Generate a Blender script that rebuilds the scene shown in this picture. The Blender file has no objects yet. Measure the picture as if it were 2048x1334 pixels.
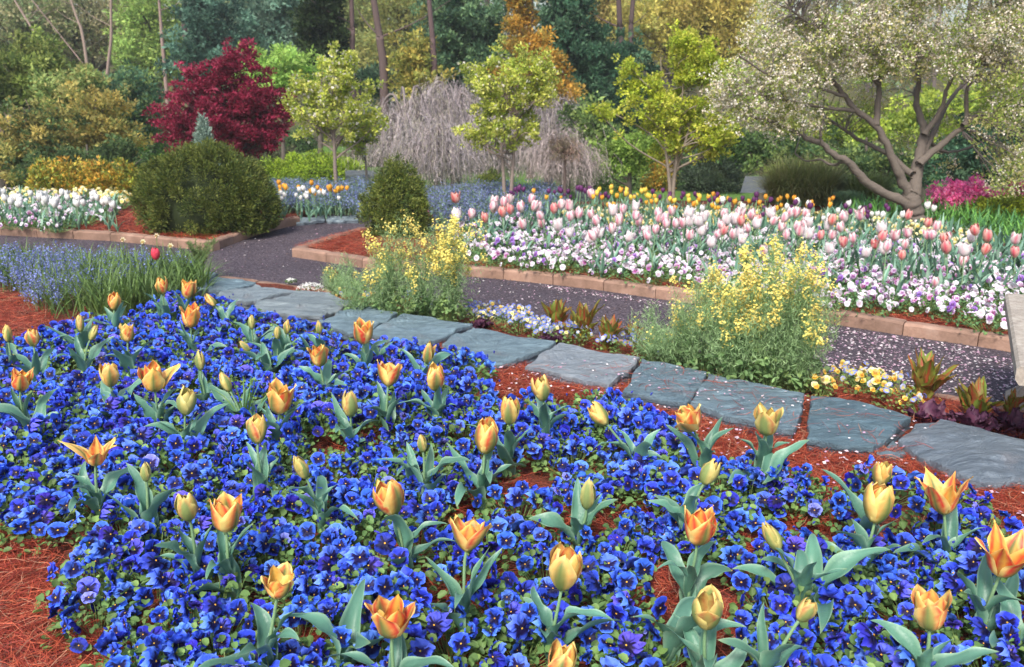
import bpy, math, random
import numpy as np
from mathutils import Matrix, Vector
R = math.radians
PI = math.pi
rng = np.random.default_rng(7)
random.seed(7)

# ------------------------------------------------------------------ camera, sky, sun, exposure
scene = bpy.context.scene
COL = scene.collection
F_PX, CX, CY = 1800.0, 1024.0, 667.0
PITCH, CAM_Z = 16.3, 1.30
cam_d = bpy.data.cameras.new('camera')
cam_d.lens = 36 * F_PX / 2048
cam_d.clip_end = 600
cam_d.clip_start = 0.05
cam_d.dof.use_dof = True
cam_d.dof.focus_distance = 2.5
cam_d.dof.aperture_fstop = 7.0
cam = bpy.data.objects.new('camera', cam_d)
COL.objects.link(cam)
cam.location = (0, 0, CAM_Z)
cam.rotation_euler = (R(90 - PITCH), 0, 0)
scene.camera = cam

SUN_EL, SUN_AZ = 50.0, 200.0          # azimuth measured clockwise from +Y
world = bpy.data.worlds.new('World')
scene.world = world
world.use_nodes = True
wn = world.node_tree
wn.nodes.clear()
w_out = wn.nodes.new('ShaderNodeOutputWorld')
w_bg = wn.nodes.new('ShaderNodeBackground')
w_sky = wn.nodes.new('ShaderNodeTexSky')
w_sky.sky_type = 'NISHITA'
w_sky.sun_disc = False
w_sky.sun_elevation = R(SUN_EL)
w_sky.sun_rotation = R(SUN_AZ)
w_sky.air_density = 1.0
w_sky.dust_density = 3.0
w_sky.ozone_density = 0.6
w_bg.inputs['Strength'].default_value = 0.135
wn.links.new(w_sky.outputs[0], w_bg.inputs[0])
wn.links.new(w_bg.outputs[0], w_out.inputs[0])
sun_d = bpy.data.lights.new('sun', 'SUN')
sun_d.energy = 2.2
sun_d.angle = R(12)
sun_d.color = (1.0, 0.95, 0.88)
sun = bpy.data.objects.new('sun', sun_d)
COL.objects.link(sun)
_az = R(SUN_AZ)
_dir = Vector((math.sin(_az) * math.cos(R(SUN_EL)), math.cos(_az) * math.cos(R(SUN_EL)), math.sin(R(SUN_EL))))
sun.rotation_euler = _dir.to_track_quat('Z', 'Y').to_euler()
scene.view_settings.view_transform = 'Standard'
scene.view_settings.look = 'None'
scene.view_settings.gamma = 1
scene.view_settings.use_curve_mapping = False
scene.view_settings.exposure = 0.95
scene.cycles.max_bounces = 6
scene.cycles.diffuse_bounces = 3
scene.cycles.transmission_bounces = 3
scene.cycles.transparent_max_bounces = 4

# ------------------------------------------------------------------ helpers
_cp, _sp = math.cos(R(PITCH)), math.sin(R(PITCH))

def ray(px, py):
    x, y = (px - CX) / F_PX, -(py - CY) / F_PX
    return np.array([x, _cp + y * _sp, -_sp + y * _cp])      # depth along the axis = 1

def G(px, py, z=0.0):
    """the point at height z seen in the photograph at px, py"""
    d = ray(px, py)
    t = (z - CAM_Z) / d[2]
    return np.array([d[0] * t, d[1] * t, z])

def W(px, py, Y):
    """the point at distance Y seen at px, py"""
    d = ray(px, py)
    t = Y / d[1]
    return np.array([d[0] * t, Y, CAM_Z + d[2] * t])

def mpp(p):
    """metres per photograph pixel at a point"""
    return (p[1] * _cp - (p[2] - CAM_Z) * _sp) / F_PX

def ground_z(y):
    """the garden floor: level beds, then a gentle fall towards the wood"""
    y = np.asarray(y, float)
    s = np.clip((y - 9.3) / 5.0, 0, 1)
    s2 = np.clip((y - 27) / 22.0, 0, 1)
    return -0.12 - 0.6 * s * s * (3 - 2 * s) + 3.4 * s2 * s2

def inside(poly, x, y):
    poly = np.asarray(poly)
    x, y = np.asarray(x, float), np.asarray(y, float)
    c = np.zeros(x.shape, bool)
    j = len(poly) - 1
    for i in range(len(poly)):
        xi, yi = poly[i]
        xj, yj = poly[j]
        m = ((yi > y) != (yj > y)) & (x < (xj - xi) * (y - yi) / (yj - yi + 1e-12) + xi)
        c ^= m
        j = i
    return c

def poly_g(pts, z=0.0):
    return np.array([G(a, b, z)[:2] for a, b in pts])

def scatter(poly, spacing, seed=0, jitter=0.45):
    """a jittered grid inside a world polygon"""
    g = np.random.default_rng(seed)
    lo, hi = poly.min(0), poly.max(0)
    xs = np.arange(lo[0], hi[0], spacing)
    ys = np.arange(lo[1], hi[1], spacing)
    X, Y = np.meshgrid(xs, ys)
    X = X + (np.arange(len(ys)) % 2)[:, None] * spacing / 2
    X = (X + g.uniform(-jitter, jitter, X.shape) * spacing).ravel()
    Y = (Y + g.uniform(-jitter, jitter, Y.shape) * spacing).ravel()
    m = inside(poly, X, Y)
    return np.stack([X[m], Y[m]], 1)

def rand_in(poly, n, g):
    lo, hi = poly.min(0), poly.max(0)
    out = np.zeros((0, 2))
    while len(out) < n:
        P = g.uniform(lo, hi, (n * 2, 2))
        out = np.concatenate([out, P[inside(poly, P[:, 0], P[:, 1])]])
    return out[:n]

class MB:
    """collects vertices, faces and a colour per vertex, then links them as ONE mesh object"""
    def __init__(s):
        s.V, s.C, s.L, s.T, s.n = [], [], [], [], 0
    def add(s, V, F, C):
        V = np.asarray(V, np.float32).reshape(-1, 3)
        F = np.asarray(F, np.int64)
        C = np.broadcast_to(np.asarray(C, np.float32), V.shape)
        s.V.append(V); s.C.append(C)
        s.L.append((F + s.n).ravel()); s.T.append(np.full(len(F), F.shape[1], np.int64))
        s.n += len(V)
        return s
    def mesh(s, name, mat, smooth=True):
        me = bpy.data.meshes.new(name)
        V = np.concatenate(s.V); C = np.concatenate(s.C)
        L = np.concatenate(s.L); T = np.concatenate(s.T)
        me.vertices.add(len(V)); me.vertices.foreach_set('co', V.ravel())
        me.loops.add(len(L)); me.loops.foreach_set('vertex_index', L.astype(np.int32))
        me.polygons.add(len(T))
        st = np.concatenate([[0], np.cumsum(T)[:-1]]).astype(np.int32)
        me.polygons.foreach_set('loop_start', st)
        me.polygons.foreach_set('use_smooth', np.full(len(T), smooth))
        a = me.color_attributes.new('Col', 'FLOAT_COLOR', 'POINT')
        a.data.foreach_set('color', np.concatenate([C, np.ones((len(C), 1), np.float32)], 1).astype(np.float32).ravel())
        me.update(calc_edges=True)
        me.validate()
        me.materials.append(mat)
        return me
    def build(s, name, mat, parent=None, smooth=True):
        return link(name, s.mesh(name, mat, smooth), parent)

def link(name, data, parent=None):
    o = bpy.data.objects.new(name, data)
    COL.objects.link(o)
    if parent is not None:
        o.parent = parent
    return o

def tag(o, label=None, cat=None, group=None, kind=None):
    if label: o['label'] = label
    if cat: o['category'] = cat
    if group: o['group'] = group
    if kind: o['kind'] = kind
    return o

def thing(name, label, cat, loc=(0, 0, 0), rz=0.0, group=None):
    o = link(name, None)
    o.location = tuple(float(v) for v in loc)
    o.rotation_euler = (0, 0, rz)
    return tag(o, label, cat, group)

def copy_tree(o, parent=None):
    c = o.copy()
    COL.objects.link(c)
    if parent is not None:
        c.parent = parent
    for ch in o.children:
        copy_tree(ch, c)
    return c

def nrm(a):
    return a / (np.linalg.norm(a, axis=-1, keepdims=True) + 1e-9)

def grid_faces(nu, nv, off=0):
    i = np.arange(nv - 1)[:, None] * nu + np.arange(nu - 1)[None, :]
    i = i.ravel() + off
    return np.stack([i, i + 1, i + nu + 1, i + nu], 1)

def tube(mb, pts, r0, r1, sides, col, noise=0.0, g=rng):
    pts = np.asarray(pts, float)
    n = len(pts)
    rad = np.linspace(r0, r1, n) if np.isscalar(r0) else np.asarray(r0)
    t = nrm(np.gradient(pts, axis=0))
    ref = np.array([0.31, 0.95, 0.05]) if abs(t[0][2]) > 0.6 else np.array([0, 0, 1.0])
    a = nrm(np.cross(t, ref)); b = np.cross(t, a)
    th = np.linspace(0, 2 * PI, sides, endpoint=False)
    rr = rad[:, None] * (1 + noise * g.normal(0, 1, (n, sides)))
    V = pts[:, None] + rr[..., None] * (np.cos(th)[None, :, None] * a[:, None] + np.sin(th)[None, :, None] * b[:, None])
    j = np.arange(sides); k = (j + 1) % sides
    F = []
    for i in range(n - 1):
        F.append(np.stack([i * sides + j, i * sides + k, (i + 1) * sides + k, (i + 1) * sides + j], 1))
    mb.add(V.reshape(-1, 3), np.concatenate(F), col)

def smooth_path(pts, n):
    """Catmull-Rom through the points"""
    P = np.asarray(pts, float)
    P = np.concatenate([[2 * P[0] - P[1]], P, [2 * P[-1] - P[-2]]])
    out = []
    m = len(P) - 3
    for t in np.linspace(0, m - 1e-6, n):
        i = int(t); u = t - i
        p0, p1, p2, p3 = P[i:i + 4]
        out.append(0.5 * (2 * p1 + (p2 - p0) * u + (2 * p0 - 5 * p1 + 4 * p2 - p3) * u * u + (3 * p1 - p0 - 3 * p2 + p3) * u ** 3))
    return np.array(out)

def leaves(mb, P, D, N, L, Wd, C, fold=0.25):
    """one folded diamond per point: base P, direction D, normal N"""
    D = nrm(D); S = nrm(np.cross(D, N)); N = np.cross(S, D)
    L = np.broadcast_to(np.asarray(L, float), (len(P),))[:, None]
    Wd = np.broadcast_to(np.asarray(Wd, float), (len(P),))[:, None]
    m = P + D * L * 0.45 + N * Wd * fold
    V = np.stack([P, m + S * Wd * .5, P + D * L, m - S * Wd * .5], 1)
    i = np.arange(len(P))[:, None] * 4
    F = np.concatenate([i, i + 1, i + 2, i + 3], 1)
    C = np.repeat(np.broadcast_to(C, (len(P), 3)), 4, axis=0)
    mb.add(V.reshape(-1, 3), F, C)

def strips(mb, pts, S, wid, C):
    """many ribbons at once: pts (n,k,3), S (n,3) side direction, wid (n,k)"""
    n, k, _ = pts.shape
    A = pts + S[:, None] * wid[..., None] * .5
    B = pts - S[:, None] * wid[..., None] * .5
    V = np.stack([A, B], 2).reshape(-1, 3)
    base = np.arange(n)[:, None] * (2 * k) + np.arange(k - 1)[None, :] * 2
    base = base.ravel()
    F = np.stack([base, base + 1, base + 3, base + 2], 1)
    if C.ndim == 2:
        C = np.repeat(C, 2 * k, axis=0)
    mb.add(V, F, C)

def unit(n, g):
    return nrm(g.normal(0, 1, (n, 3)))

def ss(a, b, x):
    t = np.clip((np.asarray(x, float) - a) / (b - a), 0, 1)
    return t * t * (3 - 2 * t)

def mixc(a, b, t):
    t = np.asarray(t)[..., None]
    return np.asarray(a) * (1 - t) + np.asarray(b) * t

# ------------------------------------------------------------------ materials
def veg_mat(name, rough=0.55, trans=0.25, var=0.18, hue=0.02, spec=0.35, bump=0.0, bscale=200):
    m = bpy.data.materials.new(name)
    m.use_nodes = True
    nt = m.node_tree; nt.nodes.clear(); N = nt.nodes.new; K = nt.links.new
    out = N('ShaderNodeOutputMaterial'); pr = N('ShaderNodeBsdfPrincipled')
    at = N('ShaderNodeAttribute'); at.attribute_name = 'Col'
    oi = N('ShaderNodeObjectInfo'); hs = N('ShaderNodeHueSaturation')
    v = N('ShaderNodeMapRange'); v.inputs[3].default_value = 1 - var; v.inputs[4].default_value = 1 + var
    h = N('ShaderNodeMapRange'); h.inputs[3].default_value = 0.5 - hue; h.inputs[4].default_value = 0.5 + hue
    wn_ = N('ShaderNodeTexWhiteNoise'); wn_.noise_dimensions = '1D'
    K(oi.outputs['Random'], v.inputs[0]); K(oi.outputs['Random'], wn_.inputs['W']); K(wn_.outputs['Value'], h.inputs[0])
    K(h.outputs[0], hs.inputs['Hue']); K(v.outputs[0], hs.inputs['Value']); K(at.outputs['Color'], hs.inputs['Color'])
    K(hs.outputs[0], pr.inputs['Base Color'])
    pr.inputs['Roughness'].default_value = rough
    pr.inputs['Specular IOR Level'].default_value = spec
    if bump:
        tc = N('ShaderNodeTexCoord'); no = N('ShaderNodeTexNoise'); no.inputs['Scale'].default_value = bscale
        no.inputs['Detail'].default_value = 4
        bp = N('ShaderNodeBump'); bp.inputs['Strength'].default_value = bump; bp.inputs['Distance'].default_value = 0.01
        K(tc.outputs['Object'], no.inputs['Vector']); K(no.outputs[0], bp.inputs['Height']); K(bp.outputs[0], pr.inputs['Normal'])
    if trans:
        tr = N('ShaderNodeBsdfTranslucent'); mx = N('ShaderNodeMixShader'); mx.inputs[0].default_value = trans
        K(hs.outputs[0], tr.inputs[0]); K(pr.outputs[0], mx.inputs[1]); K(tr.outputs[0], mx.inputs[2]); K(mx.outputs[0], out.inputs[0])
    else:
        K(pr.outputs[0], out.inputs[0])
    return m

def noise_mat(name, cols, scale, rough=0.9, detail=8, bump=0.4, bdist=0.02, scale2=None, cols2=None, mix2=0.5, stretch=(1, 1, 1), spec=0.3, bscale=None, coord='Object', var=0.0):
    m = bpy.data.materials.new(name)
    m.use_nodes = True
    nt = m.node_tree; nt.nodes.clear(); N = nt.nodes.new; K = nt.links.new
    out = N('ShaderNodeOutputMaterial'); pr = N('ShaderNodeBsdfPrincipled')
    tc = N('ShaderNodeTexCoord'); mp = N('ShaderNodeMapping'); mp.inputs['Scale'].default_value = stretch
    K(tc.outputs[coord], mp.inputs[0])
    oi = N('ShaderNodeObjectInfo'); om = N('ShaderNodeVectorMath'); om.operation = 'SCALE'; om.inputs[0].default_value = (37, 53, 11)
    K(oi.outputs['Random'], om.inputs['Scale']); K(om.outputs[0], mp.inputs['Location'])
    n1 = N('ShaderNodeTexNoise'); n1.inputs['Scale'].default_value = scale; n1.inputs['Detail'].default_value = detail; n1.inputs['Roughness'].default_value = 0.65
    K(mp.outputs[0], n1.inputs['Vector'])
    rp = N('ShaderNodeValToRGB')
    els = rp.color_ramp.elements
    while len(els) < len(cols): els.new(0.5)
    for i, (p, c) in enumerate(cols):
        els[i].position = p; els[i].color = (*c, 1)
    K(n1.outputs[0], rp.inputs[0])
    colout = rp.outputs[0]
    if cols2:
        n2 = N('ShaderNodeTexNoise'); n2.inputs['Scale'].default_value = scale2; n2.inputs['Detail'].default_value = 6
        K(mp.outputs[0], n2.inputs['Vector'])
        r2 = N('ShaderNodeValToRGB'); e2 = r2.color_ramp.elements
        while len(e2) < len(cols2): e2.new(0.5)
        for i, (p, c) in enumerate(cols2):
            e2[i].position = p; e2[i].color = (*c, 1)
        K(n2.outputs[0], r2.inputs[0])
        mx = N('ShaderNodeMix'); mx.data_type = 'RGBA'; mx.blend_type = 'OVERLAY'; mx.inputs[0].default_value = mix2
        K(colout, mx.inputs[6]); K(r2.outputs[0], mx.inputs[7]); colout = mx.outputs[2]
    hv = N('ShaderNodeHueSaturation'); vr = N('ShaderNodeMapRange'); vr.inputs[3].default_value = 1 - var; vr.inputs[4].default_value = 1 + var
    K(oi.outputs['Random'], vr.inputs[0]); K(vr.outputs[0], hv.inputs['Value']); K(colout, hv.inputs['Color']); K(hv.outputs[0], pr.inputs['Base Color'])
    nb = N('ShaderNodeTexNoise'); nb.inputs['Scale'].default_value = bscale or scale * 3; nb.inputs['Detail'].default_value = 6
    K(mp.outputs[0], nb.inputs['Vector'])
    bp = N('ShaderNodeBump'); bp.inputs['Strength'].default_value = bump; bp.inputs['Distance'].default_value = bdist
    K(nb.outputs[0], bp.inputs['Height']); K(bp.outputs[0], pr.inputs['Normal'])
    pr.inputs['Roughness'].default_value = rough
    pr.inputs['Specular IOR Level'].default_value = spec
    K(pr.outputs[0], out.inputs[0])
    return m

M_leaf = veg_mat('foliage', 0.55, 0.25, 0.12, 0.01)
M_tleaf = veg_mat('tulip_leaf', 0.42, 0.15, 0.10, 0.008, 0.45, 0.15, 120)
M_petal = veg_mat('tulip_petal', 0.45, 0.22, 0.06, 0.008, 0.35, 0.10, 90)
M_pansy = veg_mat('pansy_petal', 0.6, 0.15, 0.25, 0.010, 0.3, 0.25, 160)
M_flower = veg_mat('flower', 0.6, 0.2, 0.12, 0.012)
M_tree = veg_mat('tree_leaf', 0.6, 0.42, 0.0, 0.0, 0.2)
M_yew = veg_mat('yew_needles', 0.6, 0.15, 0.0, 0.0, 0.3)
M_bark = veg_mat('bark', 0.9, 0.0, 0.1, 0.01, 0.2, 0.8, 40)
M_straw = veg_mat('pine_straw', 0.6, 0.1, 0.0, 0.0, 0.35)
M_paint = veg_mat('painted', 0.6, 0.0, 0.0, 0.0, 0.3)

M_mulch = noise_mat('red_mulch', [(0.3, (0.05, 0.018, 0.012)), (0.48, (0.17, 0.042, 0.022)), (0.62, (0.30, 0.075, 0.04)), (0.75, (0.42, 0.14, 0.09))], 45, bump=1.0, bdist=0.03, stretch=(1, 1.6, 1), bscale=90)
M_gravel = noise_mat('path_gravel', [(0.32, (0.022, 0.018, 0.022)), (0.5, (0.075, 0.062, 0.076)), (0.66, (0.16, 0.135, 0.155))], 70, bump=0.8, bdist=0.012, scale2=1.3, cols2=[(0.3, (0.38, 0.36, 0.38)), (0.7, (0.62, 0.58, 0.58))], mix2=0.6, bscale=200)
M_soil = noise_mat('dark_soil', [(0.3, (0.02, 0.012, 0.01)), (0.6, (0.09, 0.04, 0.03)), (0.75, (0.17, 0.06, 0.04))], 30, bump=0.8, bdist=0.02)
M_floor = noise_mat('wood_floor', [(0.3, (0.05, 0.045, 0.02)), (0.5, (0.10, 0.10, 0.035)), (0.7, (0.16, 0.13, 0.06))], 3, bump=0.6, bdist=0.05)
M_lawn = noise_mat('lawn', [(0.3, (0.05, 0.11, 0.02)), (0.55, (0.10, 0.20, 0.035)), (0.75, (0.16, 0.25, 0.05))], 14, bump=0.7, bdist=0.03)
M_kerb = noise_mat('kerb_concrete', [(0.3, (0.19, 0.12, 0.085)), (0.55, (0.31, 0.195, 0.145)), (0.75, (0.40, 0.28, 0.22))], 7, bump=0.5, bdist=0.006, scale2=2.2, cols2=[(0.3, (0.36, 0.36, 0.36)), (0.7, (0.6, 0.57, 0.54))], mix2=0.7, bscale=80, var=0.2)
M_bench = noise_mat('cast_stone', [(0.3, (0.22, 0.19, 0.16)), (0.55, (0.36, 0.32, 0.27)), (0.75, (0.46, 0.42, 0.36))], 30, bump=0.5, bdist=0.006, bscale=150)
M_pave = noise_mat('paving', [(0.3, (0.07, 0.08, 0.085)), (0.7, (0.13, 0.14, 0.145))], 8, bump=0.3, bdist=0.006)
M_water = noise_mat('pond_water', [(0.3, (0.03, 0.05, 0.06)), (0.7, (0.07, 0.10, 0.12))], 3, rough=0.12, bump=0.1, bdist=0.01, spec=0.6)

# ------------------------------------------------------------------ the setting
def sheet(name, X, Y, Z, mat, kind='structure'):
    """a grid sheet from 2-D arrays"""
    nv, nu = X.shape
    mb = MB()
    mb.add(np.stack([X, Y, Z], -1).reshape(-1, 3), grid_faces(nu, nv), (0.2, 0.2, 0.2))
    return tag(mb.build(name, mat), kind=kind)

def flat_poly(name, pts, z, mat, kind='structure', skirt=0.0):
    pts = np.asarray(pts)
    n = len(pts)
    V = [(p[0], p[1], z) for p in pts]
    me = bpy.data.meshes.new(name)
    F = [list(range(n))]
    if skirt:
        V += [(p[0], p[1], z - skirt) for p in pts]
        F += [[i, i + n, (i + 1) % n + n, (i + 1) % n] for i in range(n)]
    me.from_pydata(V, [], F)
    me.update()
    me.materials.append(mat)
    return tag(link(name, me), kind=kind)

PATH_Z, BED_Z = -0.072, -0.014
ys = np.concatenate([np.linspace(-3, 9, 8), np.linspace(9.3, 14.5, 14), np.linspace(16, 27, 6), np.linspace(29, 90, 22)])
xs = np.linspace(-70, 70, 50)
XX, YY = np.meshgrid(xs, ys)
sheet('ground', XX, YY, ground_z(YY) - 0.01 + rng.normal(0, .05, XX.shape) * (YY > 15), M_floor)
flat_poly('path', [(-9, 1.0), (9, 1.0), (9, 8.9), (-9, 8.9)], PATH_Z, M_gravel)
ys = np.linspace(9.35, 25, 30); xs = np.linspace(-16, 14, 40)
XX, YY = np.meshgrid(xs, ys)
sheet('lawn', XX, YY, ground_z(YY) + 0.03 + 0.02 * np.sin(XX * 2) * np.cos(YY * 1.7), M_lawn)

stone_back_px = [(-700, 520), (-200, 530), (373, 546), (436, 549), (598, 578), (710, 604), (797, 627), (942, 649), (1108, 686), (1278, 719), (1412, 744), (1607, 790), (1817, 835), (2048, 888), (2600, 1010)]
edging_px = [(-900, 505), (-300, 515), (0, 528), (430, 552), (590, 572), (900, 624), (1250, 683), (1600, 742), (1900, 794), (2048, 822), (2700, 950)]
SB = np.array([G(a, b, 0.045)[:2] for a, b in stone_back_px])
EG = np.array([G(a, b, PATH_Z + 0.01)[:2] for a, b in edging_px])
def y_stone(x): return np.interp(x, SB[:, 0], SB[:, 1])
def y_edge(x): return np.maximum(np.interp(x, EG[:, 0], EG[:, 1]), y_stone(x) + 0.1)

def bed_z(x, y):
    """height of the near bed"""
    x, y = np.asarray(x, float), np.asarray(y, float)
    a, b = y_stone(x), y_edge(x)
    t = np.clip((y - a - 0.02) / (b - a - 0.02), 0, 1)
    z = 0.012 * np.sin(x * 2.3) * np.cos(y * 2.9) * np.clip(a - y, 0, .3) / .3
    return z - 0.068 * t

xs = np.linspace(-6.5, 6.0, 160)
rows = []
for t in np.linspace(0, 1, 60): rows.append(np.stack([xs, 0.6 + (y_stone(xs) - 0.6) * t], 1))
for t in np.linspace(0.08, 1, 14): rows.append(np.stack([xs, y_stone(xs) + (y_edge(xs) - y_stone(xs)) * t], 1))
RW = np.array(rows)
bz = bed_z(RW[..., 0], RW[..., 1]) + rng.normal(0, .004, RW.shape[:2])
sheet('near_bed_soil', RW[..., 0], RW[..., 1], bz, M_mulch)

FAR_KERB = [(583, 495), (760, 522), (939, 532), (1087, 546), (1194, 558), (1344, 579), (1500, 601), (1652, 621), (1743, 636), (1964, 667), (2022, 677), (2300, 722)]
FAR_SIDE = [(583, 495), (650, 473), (722, 452)]
LEFT_KERB = [(-420, 438), (0, 454), (238, 466), (345, 477), (424, 485)]
LEFT_SIDE = [(424, 485), (526, 449), (600, 433)]
fk = [G(a, b, 0.0)[:2] for a, b in FAR_KERB]
fs = [G(a, b, 0.0)[:2] for a, b in FAR_SIDE]
lk = [G(a, b, 0.0)[:2] for a, b in LEFT_KERB]
ls = [G(a, b, 0.0)[:2] for a, b in LEFT_SIDE]
flat_poly('far_bed_soil', [p + np.array([.01, .04]) for p in fk] + [(7.5, 4.2), (9.0, 9.4), (-1.2, 9.4)] + [G(a, b, 0)[:2] for a, b in [(800, 428), (732, 452)]], BED_Z, M_mulch, skirt=0.1)
flat_poly('left_bed_soil', [p + np.array([-.03, .04]) for p in lk] + [p + np.array([-.05, .02]) for p in ls[1:]] + [(-1.95, 9.4), (-8.5, 9.4), (-8.5, 7.4)], BED_Z - 0.004, M_mulch, skirt=0.1)

# edging blocks: rounded top, one thing each
def edging_block(L, w, h, seed):
    g = np.random.default_rng(seed)
    prof = [(0, -h), (0, -0.012), (0.006, -0.003), (0.014, 0), (w - .012, 0), (w, -0.01), (w, -h)]
    n = 7
    mb = MB()
    V = []
    for i in range(n):
        x = 0.0025 + (L - 0.005) * i / (n - 1)
        inset = 0.004 if i in (0, n - 1) else 0
        for (a, b) in prof:
            V.append((x, a + g.normal(0, .0008), b - inset * (b > -.05) + g.normal(0, .0008)))
    V = np.array(V)
    mb.add(V, grid_faces(len(prof), n), (.3, .2, .15))
    k = len(prof)
    mb.add(V[:k], [[j for j in range(k)]], (.3, .2, .15))
    mb.add(V[-k:], [[k - 1 - j for j in range(k)]], (.3, .2, .15))
    return mb.mesh('edging_block', M_kerb, False)

def lay_edging(pts, label, group, side=1, L0=0.36, w=0.085, h=0.10, z=0.0):
    pts = [np.array(p[:2], float) for p in pts]
    d = [0.0]
    for a, b in zip(pts, pts[1:]): d.append(d[-1] + np.linalg.norm(b - a))
    n = max(1, round(d[-1] / L0))
    at = lambda s: np.array([np.interp(s, d, [p[i] for p in pts]) for i in (0, 1)])
    step = d[-1] / n
    cuts = sorted(set([0] + [i * step for i in range(1, n)] + [d[-1]]))
    protos = [edging_block(step, w, h, k) for k in range(4)]
    for i, (a, b) in enumerate(zip(cuts, cuts[1:])):
        p, q = at(a), at(b)
        v = q - p
        o = link('edging_block', protos[i % 4])
        ang = math.atan2(v[1], v[0])
        o.location = (p[0], p[1], z + random.uniform(-.004, .004))
        o.rotation_euler = (random.uniform(-.02, .02), 0, ang)
        o.scale = (np.linalg.norm(v) / step, side, 1)
        tag(o, label, 'edging block', group)

lay_edging(fk, 'tan concrete edging block along the front of the pink tulip bed', 'edging of the pink tulip bed')
lay_edging(fs[:1] + [p + np.array([0, 0]) for p in fs[1:]], 'tan concrete edging block on the side of the small yew corner', 'edging beside the small yew', side=-1)
lay_edging(lk, 'tan edging block along the front of the white tulip bed', 'edging of the white tulip bed')
lay_edging(ls, 'tan edging block beside the gravel path under the big yew', 'edging under the big yew')
eg = [G(a, b, PATH_Z + 0.02)[:2] for a, b in edging_px[3:10]]
lay_edging(eg, 'low edging block sunk between the gravel path and the chard plants', 'low edging on the near side of the path', z=PATH_Z + 0.016, w=.06, h=.08)
cn = [G(-60, 1240, 0.03)[:2], G(0, 1292, 0.03)[:2], G(60, 1370, 0.03)[:2]]
lay_edging(cn, 'pale edging strip at the bottom left corner of the pansy bed', 'edging at the bottom left corner', side=-1, L0=0.5, w=.09, h=.07, z=0.03)

# slates
def slate_mat():
    m = bpy.data.materials.new('slate')
    m.use_nodes = True
    nt = m.node_tree; nt.nodes.clear(); N = nt.nodes.new; K = nt.links.new
    out = N('ShaderNodeOutputMaterial'); pr = N('ShaderNodeBsdfPrincipled')
    at = N('ShaderNodeAttribute'); at.attribute_name = 'Col'
    tc = N('ShaderNodeTexCoord'); mp = N('ShaderNodeMapping'); mp.inputs['Scale'].default_value = (3, 9, 5); mp.inputs['Rotation'].default_value = (0, 0, 0.2)
    oi = N('ShaderNodeObjectInfo'); om = N('ShaderNodeVectorMath'); om.operation = 'SCALE'; om.inputs[0].default_value = (37, 53, 11)
    K(oi.outputs['Random'], om.inputs['Scale']); K(om.outputs[0], mp.inputs['Location'])
    orr = N('ShaderNodeVectorMath'); orr.operation = 'SCALE'; orr.inputs[0].default_value = (0, 0, 1.3); K(oi.outputs['Random'], orr.inputs['Scale']); K(orr.outputs[0], mp.inputs['Rotation'])
    K(tc.outputs['Object'], mp.inputs[0])
    n1 = N('ShaderNodeTexNoise'); n1.inputs['Scale'].default_value = 2.2; n1.inputs['Detail'].default_value = 10; n1.inputs['Roughness'].default_value = 0.7; n1.inputs['Distortion'].default_value = 0.6
    K(mp.outputs[0], n1.inputs['Vector'])
    r1 = N('ShaderNodeValToRGB'); e = r1.color_ramp.elements
    e[0].position = .32; e[0].color = (.30, .32, .34, 1); e[1].position = .7; e[1].color = (.72, .70, .68, 1)
    K(n1.outputs[0], r1.inputs[0])
    mx = N('ShaderNodeMix'); mx.data_type = 'RGBA'; mx.blend_type = 'OVERLAY'; mx.inputs[0].default_value = 0.75
    K(at.outputs['Color'], mx.inputs[6]); K(r1.outputs[0], mx.inputs[7])
    n3 = N('ShaderNodeTexNoise'); n3.inputs['Scale'].default_value = 5; n3.inputs['Detail'].default_value = 4
    K(tc.outputs['Object'], n3.inputs['Vector'])
    r3 = N('ShaderNodeValToRGB'); e = r3.color_ramp.elements
    e[0].position = .60; e[0].color = (0, 0, 0, 1); e[1].position = .75; e[1].color = (1, 1, 1, 1)
    K(n3.outputs[0], r3.inputs[0])
    m2 = N('ShaderNodeMix'); m2.data_type = 'RGBA'
    ml = N('ShaderNodeMath'); ml.operation = 'MULTIPLY'; ml.inputs[1].default_value = 0.45
    K(r3.outputs[0], ml.inputs[0]); K(ml.outputs[0], m2.inputs[0]); K(mx.outputs[2], m2.inputs[6]); m2.inputs[7].default_value = (0.34, 0.27, 0.25, 1)
    K(m2.outputs[2], pr.inputs['Base Color'])
    n2 = N('ShaderNodeTexNoise'); n2.inputs['Scale'].default_value = 3.5; n2.inputs['Detail'].default_value = 12; n2.inputs['Roughness'].default_value = .72; n2.inputs['Distortion'].default_value = .8
    K(mp.outputs[0], n2.inputs['Vector'])
    bp = N('ShaderNodeBump'); bp.inputs['Strength'].default_value = 1.0; bp.inputs['Distance'].default_value = 0.045
    K(n2.outputs[0], bp.inputs['Height']); K(bp.outputs[0], pr.inputs['Normal'])
    pr.inputs['Roughness'].default_value = 0.5
    pr.inputs['Specular IOR Level'].default_value = 0.45
    K(pr.outputs[0], out.inputs[0])
    return m
M_slate = slate_mat()

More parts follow.
